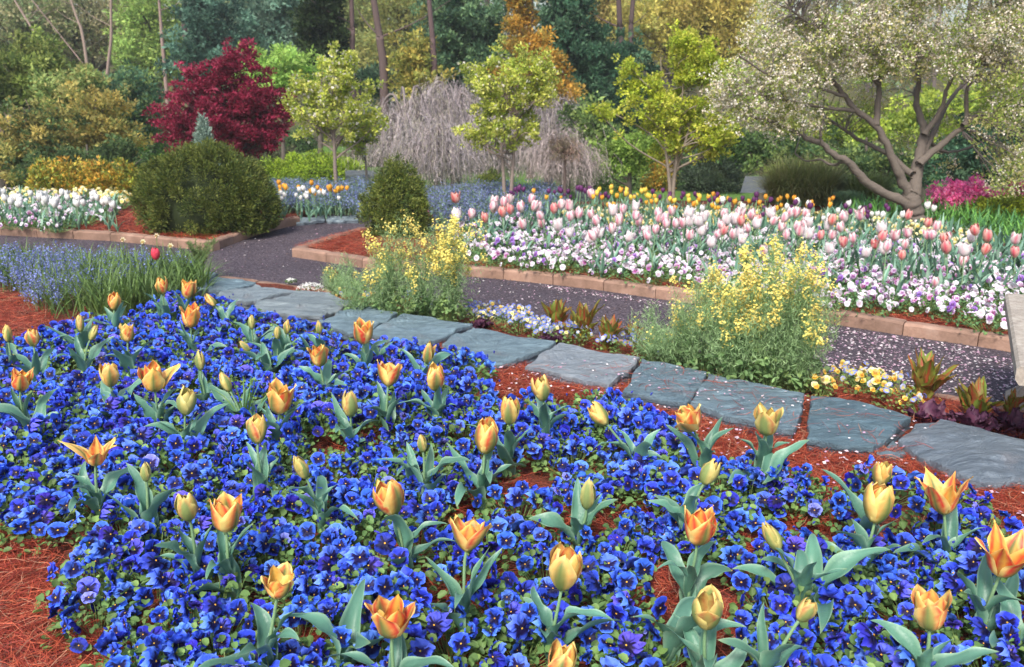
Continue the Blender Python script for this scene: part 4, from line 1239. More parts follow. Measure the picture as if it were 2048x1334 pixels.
# the lone red tulip
b = G(317, 515, .21)
mini_tulip((b[0], b[1], .0), .20, 26 * mpp(b), ((.78, .035, .05), (.80, .08, .10), (.7, .05, .05)), 'single bright red tulip standing in the bluebells', None, 3, name='red_tulip')
for i, (x, y) in enumerate([(245, 478), (285, 482), (312, 470), (340, 490)]):
    b = G(x, y, .17)
    g = np.random.default_rng(30 + i)
    t = thing('daffodil', 'faded cream daffodil nodding beside the path above the bluebells', 'daffodil', (b[0], b[1], -.03), 0, 'faded daffodils at the path')
    mb = MB(); tube(mb, smooth_path([(0, 0, 0), (0, 0, .15), (.01, -.01, .20)], 6), .003, .002, 5, (.18, .32, .1)); mb.build('stem', M_leaf, t)
    fb = MB(); n = 6
    a = np.arange(6) * PI / 3
    D = np.stack([np.cos(a), -.25 + 0 * a, np.sin(a)], 1)
    leaves(fb, np.tile([.01, -.012, .20], (6, 1)), D, np.tile([0, -1., .1], (6, 1)), .022, .015, np.array([.78, .72, .5]), .1)
    tube(fb, [(.01, -.012, .20), (.01, -.022, .199), (.01, -.03, .198)], .006, .009, 8, (.8, .6, .25))
    fb.build('bloom', M_flower, t)

# ------------------------------------------------------------------ the far bed: white and lilac pansies, pink tulips
g = np.random.default_rng(88)
front_v = [viola_mesh(600 + k, ks, 12, .13, .10, .0150, 150, (.11, .22, .08), .5) for k, ks in enumerate([['white', 'white', 'lilac'], ['white', 'lilac', 'rose', 'white'], ['white', 'white', 'white', 'violet'], ['lilac', 'lilac', 'white', 'rose'], ['white', 'white', 'rose', 'white']])]
cream_v = [viola_mesh(620 + k, ks, 13, .12, .105, .0155, 90, (.13, .23, .08), .6) for k, ks in enumerate([['cream', 'cream', 'white'], ['cream', 'cream', 'yellow'], ['cream']])]
fp = poly_g([(945, 522), (1100, 534), (1350, 566), (1500, 588), (1660, 607), (1850, 636), (2080, 666), (2300, 700), (2300, 580), (2048, 520), (1900, 500), (1700, 480), (1500, 465), (1350, 468), (1150, 455), (960, 440), (925, 470)], .02)
cp = poly_g([(1130, 440), (1180, 452), (1350, 462), (1500, 462), (1700, 476), (1900, 496), (2000, 512), (1990, 490), (1850, 455), (1700, 440), (1500, 428), (1300, 425), (1160, 425)], .02)
PF = scatter(fp, .155, 4, .3)
PF = PF[np.argsort(PF[:, 1])]
A = plant_all([viola_thing(m, 'white_pansy_plant', 'white and lilac pansy plant in the bed under the pink tulips', 'pansy', 'white and lilac pansies of the far bed') for m in front_v], PF, FZ, .95, 1.35, g)
PC = scatter(cp, .19, 6, .3)
B = plant_all([viola_thing(m, 'cream_pansy_plant', 'pale yellow pansy plant in the bed behind the white pansies', 'pansy', 'pale yellow pansies of the far bed') for m in cream_v], PC, FZ, .95, 1.35, g)
print('far pansies', len(PF), len(PC))

PINK = ((.74, .20, .30), (.82, .72, .70), (.76, .70, .54))
CORALP = ((.68, .09, .12), (.76, .42, .36), (.7, .5, .3))
WHITE = ((.78, .58, .62), (.86, .82, .80), (.8, .76, .6))
PT = [(916, 395, 1), (970, 410, 0), (985, 402, 0), (985, 416, 0), (1004, 404, 0), (1013, 399, 0), (1021, 418, 1), (1008, 423, 1), (975, 434, 1), (939, 425, 0), (920, 428, 2), (1044, 413, 0), (1056, 397, 0), (1056, 410, 0), (1077, 413, 0), (1053, 448, 0), (1094, 430, 0), (1090, 443, 0),
 (1106, 416, 1), (1116, 408, 0), (1142, 411, 0), (1139, 431, 0), (1153, 425, 0), (1189, 388, 0), (1185, 428, 0), (1229, 420, 2), (1249, 418, 0), (1268, 412, 2), (1232, 442, 0), (1277, 442, 0), (1310, 435, 0), (1322, 425, 0), (1346, 421, 0), (1350, 446, 0), (1330, 446, 0), (1141, 464, 2), (1246, 473, 2), (1180, 476, 2), (1298, 462, 2), (1370, 445, 0),
 (1400, 441, 2), (1403, 461, 2), (1443, 426, 0), (1436, 460, 1), (1467, 467, 0), (1477, 429, 0), (1489, 441, 1), (1502, 428, 0), (1510, 455, 0), (1520, 438, 1), (1536, 441, 0), (1560, 435, 0), (1586, 424, 0), (1607, 426, 0), (1602, 448, 0), (1617, 467, 2), (1650, 450, 2), (1658, 438, 1), (1680, 431, 0), (1690, 434, 0), (1728, 429, 0), (1696, 483, 1),
 (1717, 476, 0), (1659, 497, 2), (1750, 472, 1), (1753, 488, 1), (1776, 457, 2), (1774, 493, 0), (1768, 497, 2), (1809, 429, 1), (1826, 466, 0), (1809, 489, 0), (1807, 509, 1), (1853, 445, 1), (1871, 452, 0), (1858, 469, 0), (1868, 470, 0), (1888, 472, 0), (1897, 476, 1), (1902, 493, 1), (1941, 472, 2), (1933, 500, 2), (1962, 460, 1), (1978, 471, 1), (1962, 498, 1),
 (2029, 478, 0), (2035, 503, 1), (1871, 564, 0), (1420, 484, 2), (1560, 452, 0), (1380, 470, 0), (1640, 470, 1), (1730, 505, 2), (1480, 478, 2), (1225, 455, 0), (1120, 450, 2), (1250, 436, 0), (1205, 470, 0), (1575, 470, 0), (1540, 500, 0), (1790, 470, 0), (1920, 520, 0)]
PT = PT + [(x, y, int(c)) for x, y, c in zip(rng.uniform(1180, 1700, 26), rng.uniform(424, 470, 26), rng.choice([0, 0, 2, 2], 26))]
where = lambda x: 'left of the tall mustard' if x < 930 else 'right of the left mustard clump' if x < 1160 else 'between the two mustard clumps' if x < 1400 else 'behind the right mustard clump' if x < 1640 else 'in front of the crabapple trunk' if x < 1860 else 'near the right edge'
for i, (x, y, c) in enumerate(PT):
    zt = .15 if y > 510 or (x, y) == (1180, 476) else .26 + .04 * math.sin(i * 2.1)
    b = G(x, y, zt)
    hd = (23 if x < 1900 else 27) * mpp(b) * (1.1 if c == 2 else 1.0) * rng.uniform(.9, 1.1)
    nm = ['pink and white', 'coral pink', 'nearly white'][c]
    mini_tulip((b[0], b[1], BED_Z), zt - BED_Z - hd * .5, hd, (PINK, CORALP, WHITE)[c], '%s tulip in the far bed, %s' % (nm, where(x)), 'pink and white tulips of the far bed', 2000 + i, lean=rng.normal(0, .18), name='pink_tulip', kind='open' if (c == 2 or i % 5 == 0) else 'egg', nl=4)
# extra leaves of bloomless tulips in that bed: too many to count
g = np.random.default_rng(90)
mb = MB(); lp = poly_g([(950, 470), (1100, 480), (1350, 520), (1700, 560), (2100, 610), (2100, 500), (1700, 440), (1300, 420), (950, 420)], .02)
blades(rand_in(lp, 2600, g), FZ, g, (.13, .25), .022, ((.13, .26, .17), (.17, .32, .22), (.10, .21, .13)), mb, (60, 88), 1.1)
tag(mb.build('tulip_foliage', M_tleaf), 'blue green tulip foliage filling the far bed', kind='stuff')

OR = ((.88, .36, .03), (.88, .48, .06), (.8, .5, .1)); PU = ((.10, .02, .10), (.16, .04, .15), (.1, .05, .08)); WH = ((.84, .82, .78), (.86, .85, .82), (.8, .8, .6)); YE = ((.85, .58, .06), (.86, .66, .12), (.8, .6, .1))
g = np.random.default_rng(91)
rows = [(1030, 1700, 384, 410, 44, OR, 'orange tulip in the back row of the far bed', 'orange_tulip_far', 11), (1020, 1500, 376, 392, 46, PU, 'dark purple tulip in the rearmost row of the far bed', 'purple_tulip', 11),
        (1390, 1880, 405, 432, 22, WH, 'white tulip in a middle row behind the pink ones', 'white_tulip', 15), (1500, 1800, 400, 425, 22, PU, 'dark purple tulip in front of the crabapple', 'purple_tulip', 12), (1180, 1440, 378, 400, 26, YE, 'yellow flower stalk in the rear of the far bed', 'yellow_tulip', 12),
        (530, 705, 372, 384, 26, OR, 'orange tulip between the two yews', 'orange_tulip_far', 11), (0, 240, 386, 424, 40, WH, 'white tulip in the bed left of the big yew', 'white_tulip', 16), (540, 700, 384, 396, 14, WH, 'white tulip between the two yews', 'white_tulip', 12)]
for x0, x1, y0, y1, n, cl, lb, nm, hp in rows:
    nm = nm.replace('_far', '')
    pr = None
    prs = []
    for q in range(n):
        x, y = g.uniform(x0, x1), g.uniform(y0, y1)
        if x0 == 0: y = np.clip(384 + (x % 60) * .5 + g.uniform(0, 14), 384, 424)
        slope = (x - x0) / (x1 - x0) * (14 if x0 > 1000 else 0)
        b = G(x, min(y + slope, 432), .2)
        if len(prs) < 4:
            o = mini_tulip((b[0], b[1], BED_Z), .2, hp * mpp(b), cl, lb, lb.replace('tulip in', 'tulips in').replace('tulip between', 'tulips between'), 3000 + q, lean=g.normal(0, .1), name=nm, nl=3); prs.append(o)
        else:
            o = copy_tree(prs[q % 4]); o.location = (b[0], b[1], BED_Z); o.rotation_euler = (0, 0, g.uniform(0, 6)); s = g.uniform(.85, 1.2); o.scale = (s, s, s)

# left bed pansies
lp1 = poly_g([(-60, 446), (0, 450), (130, 458), (180, 440), (238, 425), (240, 405), (0, 405), (-60, 405)], .02)
g = np.random.default_rng(92)
plant_all([viola_thing(m, 'white_pansy_plant', 'white and lilac pansy plant in the bed left of the big yew', 'pansy', 'white and lilac pansies left of the big yew') for m in front_v], scatter(lp1, .21, 8, .3), FZ, 1.1, 1.5, g)
lp2 = poly_g([(-60, 412), (240, 412), (240, 392), (-60, 392)], .02)
plant_all([viola_thing(m, 'cream_pansy_plant', 'pale yellow pansy plant in the bed left of the big yew', 'pansy', 'pale yellow pansies left of the big yew') for m in cream_v[:2]], scatter(lp2, .26, 9, .3), FZ, 1.2, 1.6, g)
lp3 = poly_g([(535, 396), (700, 396), (700, 384), (535, 384)], .02)
plant_all([viola_thing(m, 'cream_pansy_plant', 'pale pansy plant in the strip between the two yews', 'pansy', 'pale pansies between the two yews') for m in cream_v[:2]], scatter(lp3, .26, 10, .3), FZ, 1.1, 1.5, g)
g = np.random.default_rng(93)
mb = MB(); blades(rand_in(lp1, 500, g), FZ, g, (.12, .24), .022, ((.13, .26, .17), (.17, .32, .22)), mb, (60, 88), 1.1)
tag(mb.build('tulip_foliage', M_tleaf), 'tulip foliage in the bed left of the big yew', kind='stuff')

# hazy blue forget-me-not beds
g = np.random.default_rng(94)
for k, (pl, n, lb) in enumerate((([(545, 432), (590, 424), (640, 430), (712, 430), (730, 440), (760, 385), (540, 388)], 950, 'hazy blue drift of small flowers between the two yews'), ([(860, 452), (945, 462), (1130, 448), (1120, 395), (1000, 388), (930, 398), (855, 400), (860, 430)], 1100, 'hazy blue drift of small flowers behind the first pink tulips'))):
    mb = MB(); pp = poly_g(pl, 0.0)
    blue_spikes(rand_in(pp, n, g), FZ, g, (.10, .22), 20, cols=((.20, .22, .50), (.27, .30, .56), (.15, .22, .34), (.16, .26, .14)), fs=.016, mb=mb, wide=.022)
    blades(rand_in(pp, n, g), FZ, g, (.08, .16), .012, ((.12, .22, .10), (.16, .28, .16)), mb)
    tag(mb.build('blue_flower_drift', M_flower), lb, kind='stuff')
mb = MB(); gp_ = poly_g([(1690, 438), (1850, 450), (2000, 480), (2300, 560), (2300, 455), (2000, 430), (1850, 425), (1690, 415)], 0.0)
blades(rand_in(gp_, 2600, g), FZ, g, (.10, .26), .014, ((.12, .28, .05), (.18, .36, .08), (.08, .2, .07)), mb)
tag(mb.build('iris_leaf_grass', M_leaf), 'low green leaves behind the pink tulips at right', kind='stuff')

# ------------------------------------------------------------------ stone bench end at the right edge
def bench():
    a = G(2052, 720, .34)
    t = thing('stone_bench', 'grey cast stone bench end at the right edge of the path', 'bench', (a[0] + .30, a[1] + .25, PATH_Z), R(64))
    def block(mb, prof, x0, x1, n=5):
        """prof: outline in (y, z), extruded along x"""
        P = np.array(prof); k = len(P); xs_ = np.linspace(x0, x1, n)
        V = np.array([(x, p[0], p[1]) for x in xs_ for p in P])
        F = [[i * k + j, i * k + (j + 1) % k, (i + 1) * k + (j + 1) % k, (i + 1) * k + j] for i in range(n - 1) for j in range(k)]
        mb.add(V, F, (.3, .3, .3)); mb.add(V[:k], [list(range(k - 1, -1, -1))], (.3, .3, .3)); mb.add(V[-k:], [list(range(k))], (.3, .3, .3))
    mb = MB()
    block(mb, [(-.19, .385), (-.185, .38), (.185, .38), (.19, .385), (.20, .40), (.20, .435), (.19, .445), (-.19, .445), (-.20, .435), (-.20, .40)], -.56, .56)
    mb.build('seat', M_bench, t, False)
    for s in (-.36, .36):
        mb = MB()
        prof = [(-.15, 0), (.15, 0), (.15, .05), (.11, .08), (.08, .16), (.075, .24), (.10, .31), (.15, .34), (.15, .379), (-.15, .379), (-.15, .34), (-.10, .31), (-.075, .24), (-.08, .16), (-.11, .08), (-.15, .05)]
        P = np.array(prof); block(mb, prof, s - .05, s + .05, 2)
        mb.build('leg', M_bench, t, False)
bench()

# plant label by the big yew
t = thing('plant_label', 'small white plant label on a stake before the big yew', 'plant label', G(348, 462, BED_Z))
mb = MB(); tube(mb, [(0, 0, 0), (0, 0, .11), (0, .004, .125)], .004, .004, 6, (.04, .04, .04)); mb.build('stake', M_paint, t)
def box_mb(c, s, col, tilt=0.0):
    mb = MB(); c = np.array(c)
    V = np.array([(i, j, k) for i in (-.5, .5) for j in (-.5, .5) for k in (-.5, .5)]) * s
    ct, st_ = math.cos(tilt), math.sin(tilt)
    V = np.stack([V[:, 0], V[:, 1] * ct - V[:, 2] * st_, V[:, 1] * st_ + V[:, 2] * ct], 1) + c
    mb.add(V, [[0, 1, 3, 2], [4, 6, 7, 5], [0, 4, 5, 1], [2, 3, 7, 6], [0, 2, 6, 4], [1, 5, 7, 3]], col); return mb
box_mb((0, -.005, .13), (.075, .004, .045), (.72, .74, .76), -.7).build('plate', M_paint, t, False)
t = thing('plant_label', 'tiny pale plant label in front of the grassy mound', 'plant label', G(1585, 392, BED_Z))
mb = MB(); tube(mb, [(0, 0, 0), (0, 0, .08)], .004, .004, 6, (.04, .04, .04)); mb.build('stake', M_paint, t)
box_mb((0, -.005, .09), (.05, .004, .035), (.7, .74, .8), -.7).build('plate', M_paint, t, False)

# ------------------------------------------------------------------ trees and shrubs
def gz(y): return float(ground_z(y))

def crown_leaves(mb, centers, radii, n, g, L, Wd, pal, flat=.8, updir=.3, tone=.35, patch=None):
    """n leaves spread in clumps; every clump has its own tone from the palette"""
    centers = np.asarray(centers, float); radii = np.asarray(radii, float)
    k = len(centers)
    w = radii ** 2; w = w / w.sum()
    idx = g.choice(k, n, p=w)
    off = unit(n, g) * (g.random((n, 1)) ** .45) * radii[idx][:, None]
    off[:, 2] *= flat
    P = centers[idx] + off
    D = nrm(off + unit(n, g) * radii[idx][:, None] * .8 + np.array([0, 0, updir]) * radii[idx][:, None])
    pal = np.array(pal)
    ci = g.integers(0, len(pal), k)
    ct = g.uniform(1 - tone, 1 + tone, k)
    li = np.where(g.random(n) < .6, ci[idx], g.integers(0, len(pal), n))
    C = pal[li] * (ct[idx] * g.uniform(.75, 1.3, n))[:, None]
    leaves(mb, P, D, unit(n, g), g.uniform(.6, 1.35, n) * L, g.uniform(.7, 1.3, n) * Wd, C, .25)

def ell_points(ells, n, g, Y, hollow=.55, depth=.9):
    """clump centres inside the ellipses (photo pixels) standing at distance Y"""
    a = np.array([e[2] * e[3] for e in ells], float); a /= a.sum()
    out = []
    for _ in range(n):
        e = ells[g.choice(len(ells), p=a)]
        c = W(e[0], e[1], Y); s = mpp(c)
        d = unit(1, g)[0] * (g.random() ** hollow) if hollow > 0 else g.normal(0, .52, 3)
        out.append(c + d * np.array([e[2] * s, max(e[2], e[3]) * s * depth, e[3] * s]))
    return np.array(out)

def tree(name, label, cat, base_px, Y, ells, pal, n=14000, L=.05, Wd=.03, clumps=70, crad=.16, tr=.035, trunk=(.16, .13, .11), fork=.45, stems=1, seed=0, group=None, flat=.8, tone=.3, nbr=26, hollow=.5, updir=.3, blossoms=None, mat=None, lean=0.0, top=None, bright=1.0, spread=0):
    g = np.random.default_rng(4000 + seed)
    bx = W(base_px, 300, Y)[0]
    base = np.array([bx, Y, gz(Y) if Y > 9.3 else BED_Z])
    t = thing(name, label, cat, base, 0, group)
    C = ell_points(ells, clumps, g, Y, hollow)
    z1 = (C[:, 2].max() - base[2]) * .93
    limbs = []
    if spread:      # foliage strung along rising, wandering branches, so the crown keeps gaps and tufts
        E = ell_points(ells, spread, g, Y, .22) - base
        z1 = E[:, 2].max() * .9
        cxm = E[:, 0].mean()
        Q = []
        for e in E:
            hz0 = min(max(e[2] - np.hypot(e[0] - cxm * .6, e[1]) * g.uniform(.5, .95), z1 * fork * .8), z1 * .88)
            a0 = np.array([cxm * hz0 / z1, 0, hz0])
            m = (a0 + e) / 2 + g.normal(0, .06, 3) * [1, 1, .6]
            p = smooth_path([a0, m, e, e + (e - m) * .18 + [0, 0, .03]], 12)
            limbs.append(p)
            k = max(3, clumps // spread)
            tt = g.uniform(.32, 1.0, k) ** .8 * 11
            q = np.stack([np.interp(tt, range(12), p[:, i]) for i in range(3)], 1) + g.normal(0, crad * .9, (k, 3))
            Q.append(q)
        C = np.concatenate(Q) + base
        clumps = len(C)
    s = mpp(W(ells[0][0], ells[0][1], Y))
    R_ = g.uniform(.6, 1.3, clumps) * crad
    pal = np.minimum(np.array(pal) * bright, .6)
    mb = MB(); crown_leaves(mb, C - base, R_, n, g, L, Wd, pal, flat, updir, tone)
    if blossoms:
        bn, bL, bc = blossoms
        crown_leaves(mb, C - base, R_ * 1.1, bn, g, bL, bL * .9, bc, flat, updir, .1)
    ctr = C.mean(0) - base
    tb = MB()
    for q in range(stems):
        off = np.array([g.normal(0, .03), g.normal(0, .03), 0]) * (stems > 1)
        sp = (q - (stems - 1) / 2) * .16 * (C[:, 0].max() - C[:, 0].min())
        path = smooth_path([off, off + [ctr[0] * .1 + sp * .15 + lean * .2, 0, z1 * fork * .6], off + [ctr[0] * .4 + sp * .5, ctr[1] * .3, z1 * (fork + .15)], [ctr[0] + sp, ctr[1] * .6, z1]], 16)
        r = np.linspace(1, .12, 16) ** .8 * tr / math.sqrt(stems) * 1.0
        r[0] *= 1.35
        tube(tb, path, r, None, 8, trunk, .05, g)
        for p in limbs[q::stems]:
            i = int(np.argmin(((path - p[0]) ** 2).sum(1)))
            tube(tb, np.concatenate([path[i][None], p[1:]]), min(r[i] * .6, tr * .4), tr * .06, 5, trunk, .05, g)
        for c in C[g.permutation(clumps)[:nbr // stems]] if not spread else []:
            c = c - base
            h = min(max(c[2] - np.linalg.norm(c[:2]) * .55, z1 * fork * .75), z1 * .9)
            i = int(np.argmin(np.abs(path[:, 2] - h)))
            p0 = path[i]
            m = (p0 + c) / 2 + np.array([g.normal(0, .04), g.normal(0, .04), -.03])
            tube(tb, smooth_path([p0, m, c], 7), r[i] * .55, r[i] * .12, 5, trunk, .05, g)
    tb.build('trunk', M_bark, t)
    mb.build('crown', mat or M_tree, t)
    return t

def bush(name, label, cat, cx, cy_base, rx_px, h_px, pal, n=9000, L=.03, Wd=.012, seed=0, z=None, group=None, lump=.16, tone=.25, core=(.02, .03, .01), pointed=0.0, depth=.9, mat=None, outward=1.0, updir=.6, core_mat=None, shell=.20, bright=1.35, Yat=None):
    """a dense clipped or mounded shrub: added dark core inside, leafy shell of sprays outside"""
    g = np.random.default_rng(6000 + seed)
    if z is None:
        b = G(cx, cy_base, BED_Z)
        for _ in range(6):
            if b[1] > 9.3: b = G(cx, cy_base, gz(b[1]))
    else: b = G(cx, cy_base, z)
    if Yat:
        b = W(cx, cy_base, Yat); h_px = h_px + (b[2] - gz(Yat)) / mpp(b); b[2] = gz(Yat)
    s = mpp(b)
    rx, h = rx_px * s, h_px * s * 1.03
    b = b + np.array([0, rx * depth * .85, 0])
    t = thing(name, label, cat, b, 0, group)
    ph = g.uniform(0, 6.3, 9)
    def rad(d):
        th = np.arctan2(d[:, 1], d[:, 0]); el = np.arcsin(np.clip(d[:, 2], -1, 1))
        w = 1 + lump * (.5 * np.sin(3 * th + ph[0]) * np.cos(2 * el + ph[1]) + .4 * np.sin(5 * th + ph[2] + 3 * el) + .35 * np.sin(9 * th + ph[3]) * np.sin(7 * el + ph[4]) + .3 * np.sin(14 * th + ph[5] + 9 * el) + .25 * np.sin(21 * th + ph[6]) * np.cos(17 * el + ph[7]))
        return w
    def place(d, f):
        w = rad(d) * f
        zz = np.clip((d[:, 2] + .55) / 1.55, 0, 1)      # a ball sunk in the ground: widest a third of the way up
        taper = 1 - pointed * zz * .6
        e = 1.0
        return np.stack([d[:, 0] * e * w * rx * taper, d[:, 1] * e * w * rx * depth * taper, zz * w * h * .96], 1)
    K = 420
    dc = unit(K, g); dc[:, 2] = dc[:, 2] * .775 + .225
    dc = nrm(dc)
    Cc = place(dc, 1 - shell * .5 * g.random(K) ** 1.5)
    ki = g.integers(0, K, n)
    cr_ = g.uniform(.6, 1.3, K) * math.sqrt(rx * h) * (.085 + .12 * shell)
    off = unit(n, g) * cr_[ki][:, None] * (g.random((n, 1)) ** .4)
    P = Cc[ki] + off; P[:, 2] = np.maximum(P[:, 2], 0.0)
    D = nrm(nrm(off) * 1.0 + nrm(P * [1, 1, .8]) * .5 * outward + unit(n, g) * .4 + np.array([0, 0, updir * .4]))
    pal = np.array(pal)
    lumpv = np.sin(P[:, 0] / rx * 9 + ph[0]) * np.cos(P[:, 2] / h * 8 + ph[1]) + np.sin(P[:, 1] / rx * 11 + ph[2] + P[:, 0] / rx * 6)
    C = pal[np.where(g.random(n) < .5, g.integers(0, len(pal), K)[ki], g.integers(0, len(pal), n))] * (g.uniform(1 - tone, 1 + tone, K)[ki] * g.uniform(.7, 1.35, n))[:, None] * bright
    mb = MB(); leaves(mb, P, D, unit(n, g), g.uniform(.6, 1.4, n) * L, g.uniform(.7, 1.3, n) * Wd, C, .2)
    # added closed dark core that shuts off the view through the shrub
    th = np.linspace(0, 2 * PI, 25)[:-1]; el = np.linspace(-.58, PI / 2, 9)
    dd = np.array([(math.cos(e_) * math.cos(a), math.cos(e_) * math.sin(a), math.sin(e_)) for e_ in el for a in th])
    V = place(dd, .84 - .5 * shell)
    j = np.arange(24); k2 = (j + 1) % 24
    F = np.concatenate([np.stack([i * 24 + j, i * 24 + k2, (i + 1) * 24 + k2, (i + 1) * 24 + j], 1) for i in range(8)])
    tb = MB(); tb.add(V, F, core); tb.build('twigs_or_core', M_bark, t)
    mb.build('foliage', mat or M_yew, t)
    return t

YEW = [(.075, .105, .018), (.10, .125, .022), (.05, .08, .016), (.15, .17, .035)]
bush('big_yew', 'large rounded dark green yew mound by the path corner', 'yew bush', 388, 472, 150, 168, YEW, 64000, .026, .008, 1, lump=.055, pointed=.38, tone=.3, depth=.75, bright=1.05, shell=.11)
bush('small_yew', 'small upright yew bush behind the left mustard clump', 'yew bush', 790, 478, 72, 140, YEW, 26000, .026, .008, 3, lump=.2, pointed=.75, tone=.3)
bush('small_yew', 'tiny round yew at the foot of the middle yellow green tree', 'yew bush', 982, 404, 28, 56, YEW, 7000, .024, .009, 4, lump=.2, pointed=.3)
LIME = [(.20, .29, .02), (.27, .36, .03), (.12, .19, .02)]
for i, (x, y, rx, h) in enumerate([(560, 372, 50, 46), (622, 374, 60, 58), (685, 372, 42, 48)]):
    bush('lime_shrub', ['bright lime shrub nearest the big yew', 'tallest bright lime shrub behind the orange tulips', 'bright lime shrub by the small tree trunk'][i], 'shrub', x, y, rx, h, LIME, 11000, .045, .018, 10 + i, group='lime shrubs', lump=.3, shell=.35, tone=.4)
for i, (x, y, rx, h) in enumerate([(90, 378, 42, 40), (140, 378, 40, 36), (190, 378, 44, 38), (240, 376, 36, 30)]):
    bush('golden_shrub', ['olive end of the golden shrub row, nearest the blue conifer', 'orange gold shrub second from the left in its row', 'brightest orange shrub in the row behind the white tulips', 'dull green end of the golden row next to the yew'][i], 'shrub', x, y, rx, h, [(.36, .20, .03), (.30, .24, .04), (.14, .17, .03)] if i in (1, 2) else [(.20, .22, .03), (.12, .15, .03), (.3, .2, .03)], 9000, .04, .02, 20 + i, group='golden shrub row', lump=.35, shell=.3, tone=.4, Yat=9.9, bright=1.6)
bush('spruce', 'small pale blue green pointed spruce peeking over the big yew', 'spruce', 412, 380, 34, 128, [(.20, .27, .22), (.26, .34, .29), (.13, .19, .15)], 9000, .04, .012, 30, pointed=1.2, lump=.15, Yat=10.2, depth=.6)
bush('blue_conifer', 'blue grey conifer cut by the left edge', 'conifer', 2, 385, 42, 115, [(.14, .22, .18), (.20, .29, .24), (.09, .15, .10)], 14000, .05, .014, 31, pointed=.8, lump=.25)
bush('low_conifer', 'dark green shrub at the foot of the blue grey conifer', 'shrub', -15, 395, 55, 60, YEW, 8000, .04, .014, 32, lump=.2)
bush('dark_shrub', 'dark blue green shrub right of the right yellow green tree', 'shrub', 1437, 392, 72, 92, [(.035, .055, .032), (.06, .085, .05), (.02, .035, .02)], 16000, .05, .014, 33, lump=.3, shell=.4, tone=.4)
bush('green_shrub', 'feathery mid green shrub in front of the lawn right of centre', 'shrub', 1228, 386, 84, 68, [(.12, .19, .06), (.16, .24, .08), (.09, .14, .05)], 16000, .06, .012, 34, lump=.25, shell=.4, tone=.35)
bush('azalea', 'magenta azalea in bloom right of the crabapple trunk', 'azalea', 1958, 438, 66, 58, [(.62, .07, .26), (.75, .25, .42), (.7, .15, .36)], 12000, .03, .022, 35, lump=.35, shell=.4, tone=.35)
bush('azalea', 'second magenta azalea at the right edge behind the lime hedge', 'azalea', 2050, 428, 40, 52, [(.62, .07, .26), (.72, .22, .40), (.14, .14, .05)], 8000, .03, .022, 36, lump=.35, shell=.4, tone=.35)
bush('lime_hedge', 'low yellow green hedge at the right edge', 'hedge', 2030, 452, 62, 46, [(.23, .27, .02), (.30, .34, .03), (.14, .18, .02)], 12000, .03, .016, 37, lump=.2, shell=.3)
bush('lime_shrub', 'yellow green shrub glowing behind the crabapple limbs', 'shrub', 1595, 352, 85, 34, LIME, 9000, .05, .02, 38, lump=.3, shell=.4)
bush('round_shrub', 'round dark green shrub right of the maroon maple', 'shrub', 592, 308, 32, 44, [(.05, .10, .035), (.09, .15, .05)], 6000, .06, .02, 39, lump=.25)
bush('green_shrub', 'fresh green loose shrub left of the maroon maple', 'shrub', 262, 345, 62, 88, [(.07, .16, .03), (.11, .22, .05), (.05, .10, .03)], 14000, .07, .03, 40, lump=.4, shell=.5, tone=.4)
bush('mound_shrub', 'dark spreading shrub under the maple beside the lawn', 'shrub', 500, 330, 80, 30, [(.07, .09, .04), (.05, .03, .03), (.1, .12, .04)], 8000, .06, .02, 41, lump=.3, shell=.4)
bush('mound_shrub', 'low brown green mound beside the lawn left of the weeping trees', 'shrub', 735, 336, 55, 26, [(.07, .07, .05), (.10, .12, .05)], 7000, .05, .02, 42, lump=.3)
bush('mound_shrub', 'low grey brown mound under the weeping trees', 'shrub', 880, 350, 90, 30, [(.14, .11, .09), (.12, .14, .07)], 9000, .05, .012, 43, lump=.3, shell=.5)
bush('red_azalea', 'small scarlet azalea glimpsed through the bare weeping branches', 'azalea', 796, 300, 30, 50, [(.5, .07, .03), (.4, .05, .03), (.15, .12, .05)], 5000, .06, .04, 44, lump=.3, shell=.5)
bush('orange_shrub', 'small orange shrub left of the right yellow green trunk', 'shrub', 1318, 385, 34, 72, [(.42, .22, .03), (.30, .24, .04), (.2, .22, .04)], 6000, .045, .025, 45, lump=.4, shell=.7)

def grass_mound(cx, cyb, rxp, hp, label, seed, col):
    g = np.random.default_rng(seed)
    b = G(cx, cyb, BED_Z); s = mpp(b); rx, h = rxp * s, hp * s * 1.15
    b = b + [0, rx * .5, 0]
    t = thing('grass_mound', label, 'ornamental grass', b)
    mb = MB(); n = 6500
    a = g.uniform(0, 6.28, n); d = np.sqrt(g.random(n)) * rx * .55
    P = np.stack([d * np.cos(a), d * np.sin(a) * .6], 1)
    blades(P, lambda x, y: 0 * x, g, (h * .7, h * 1.5), .007, col, mb, (60, 88), 1.9)
    mb.build('blades', M_leaf, t)
grass_mound(1620, 415, 110, 66, 'wide olive ornamental grass mound left of the crabapple trunk', 1, ((.20, .24, .08), (.26, .30, .10), (.32, .31, .13)))
grass_mound(1740, 418, 55, 48, 'small ornamental grass mound under the low crabapple limb', 2, ((.19, .25, .08), (.25, .30, .10)))
grass_mound(1700, 425, 34, 28, 'grey green tuft at the edge of the tulip bed near the crabapple', 3, ((.18, .28, .16), (.14, .22, .12)))

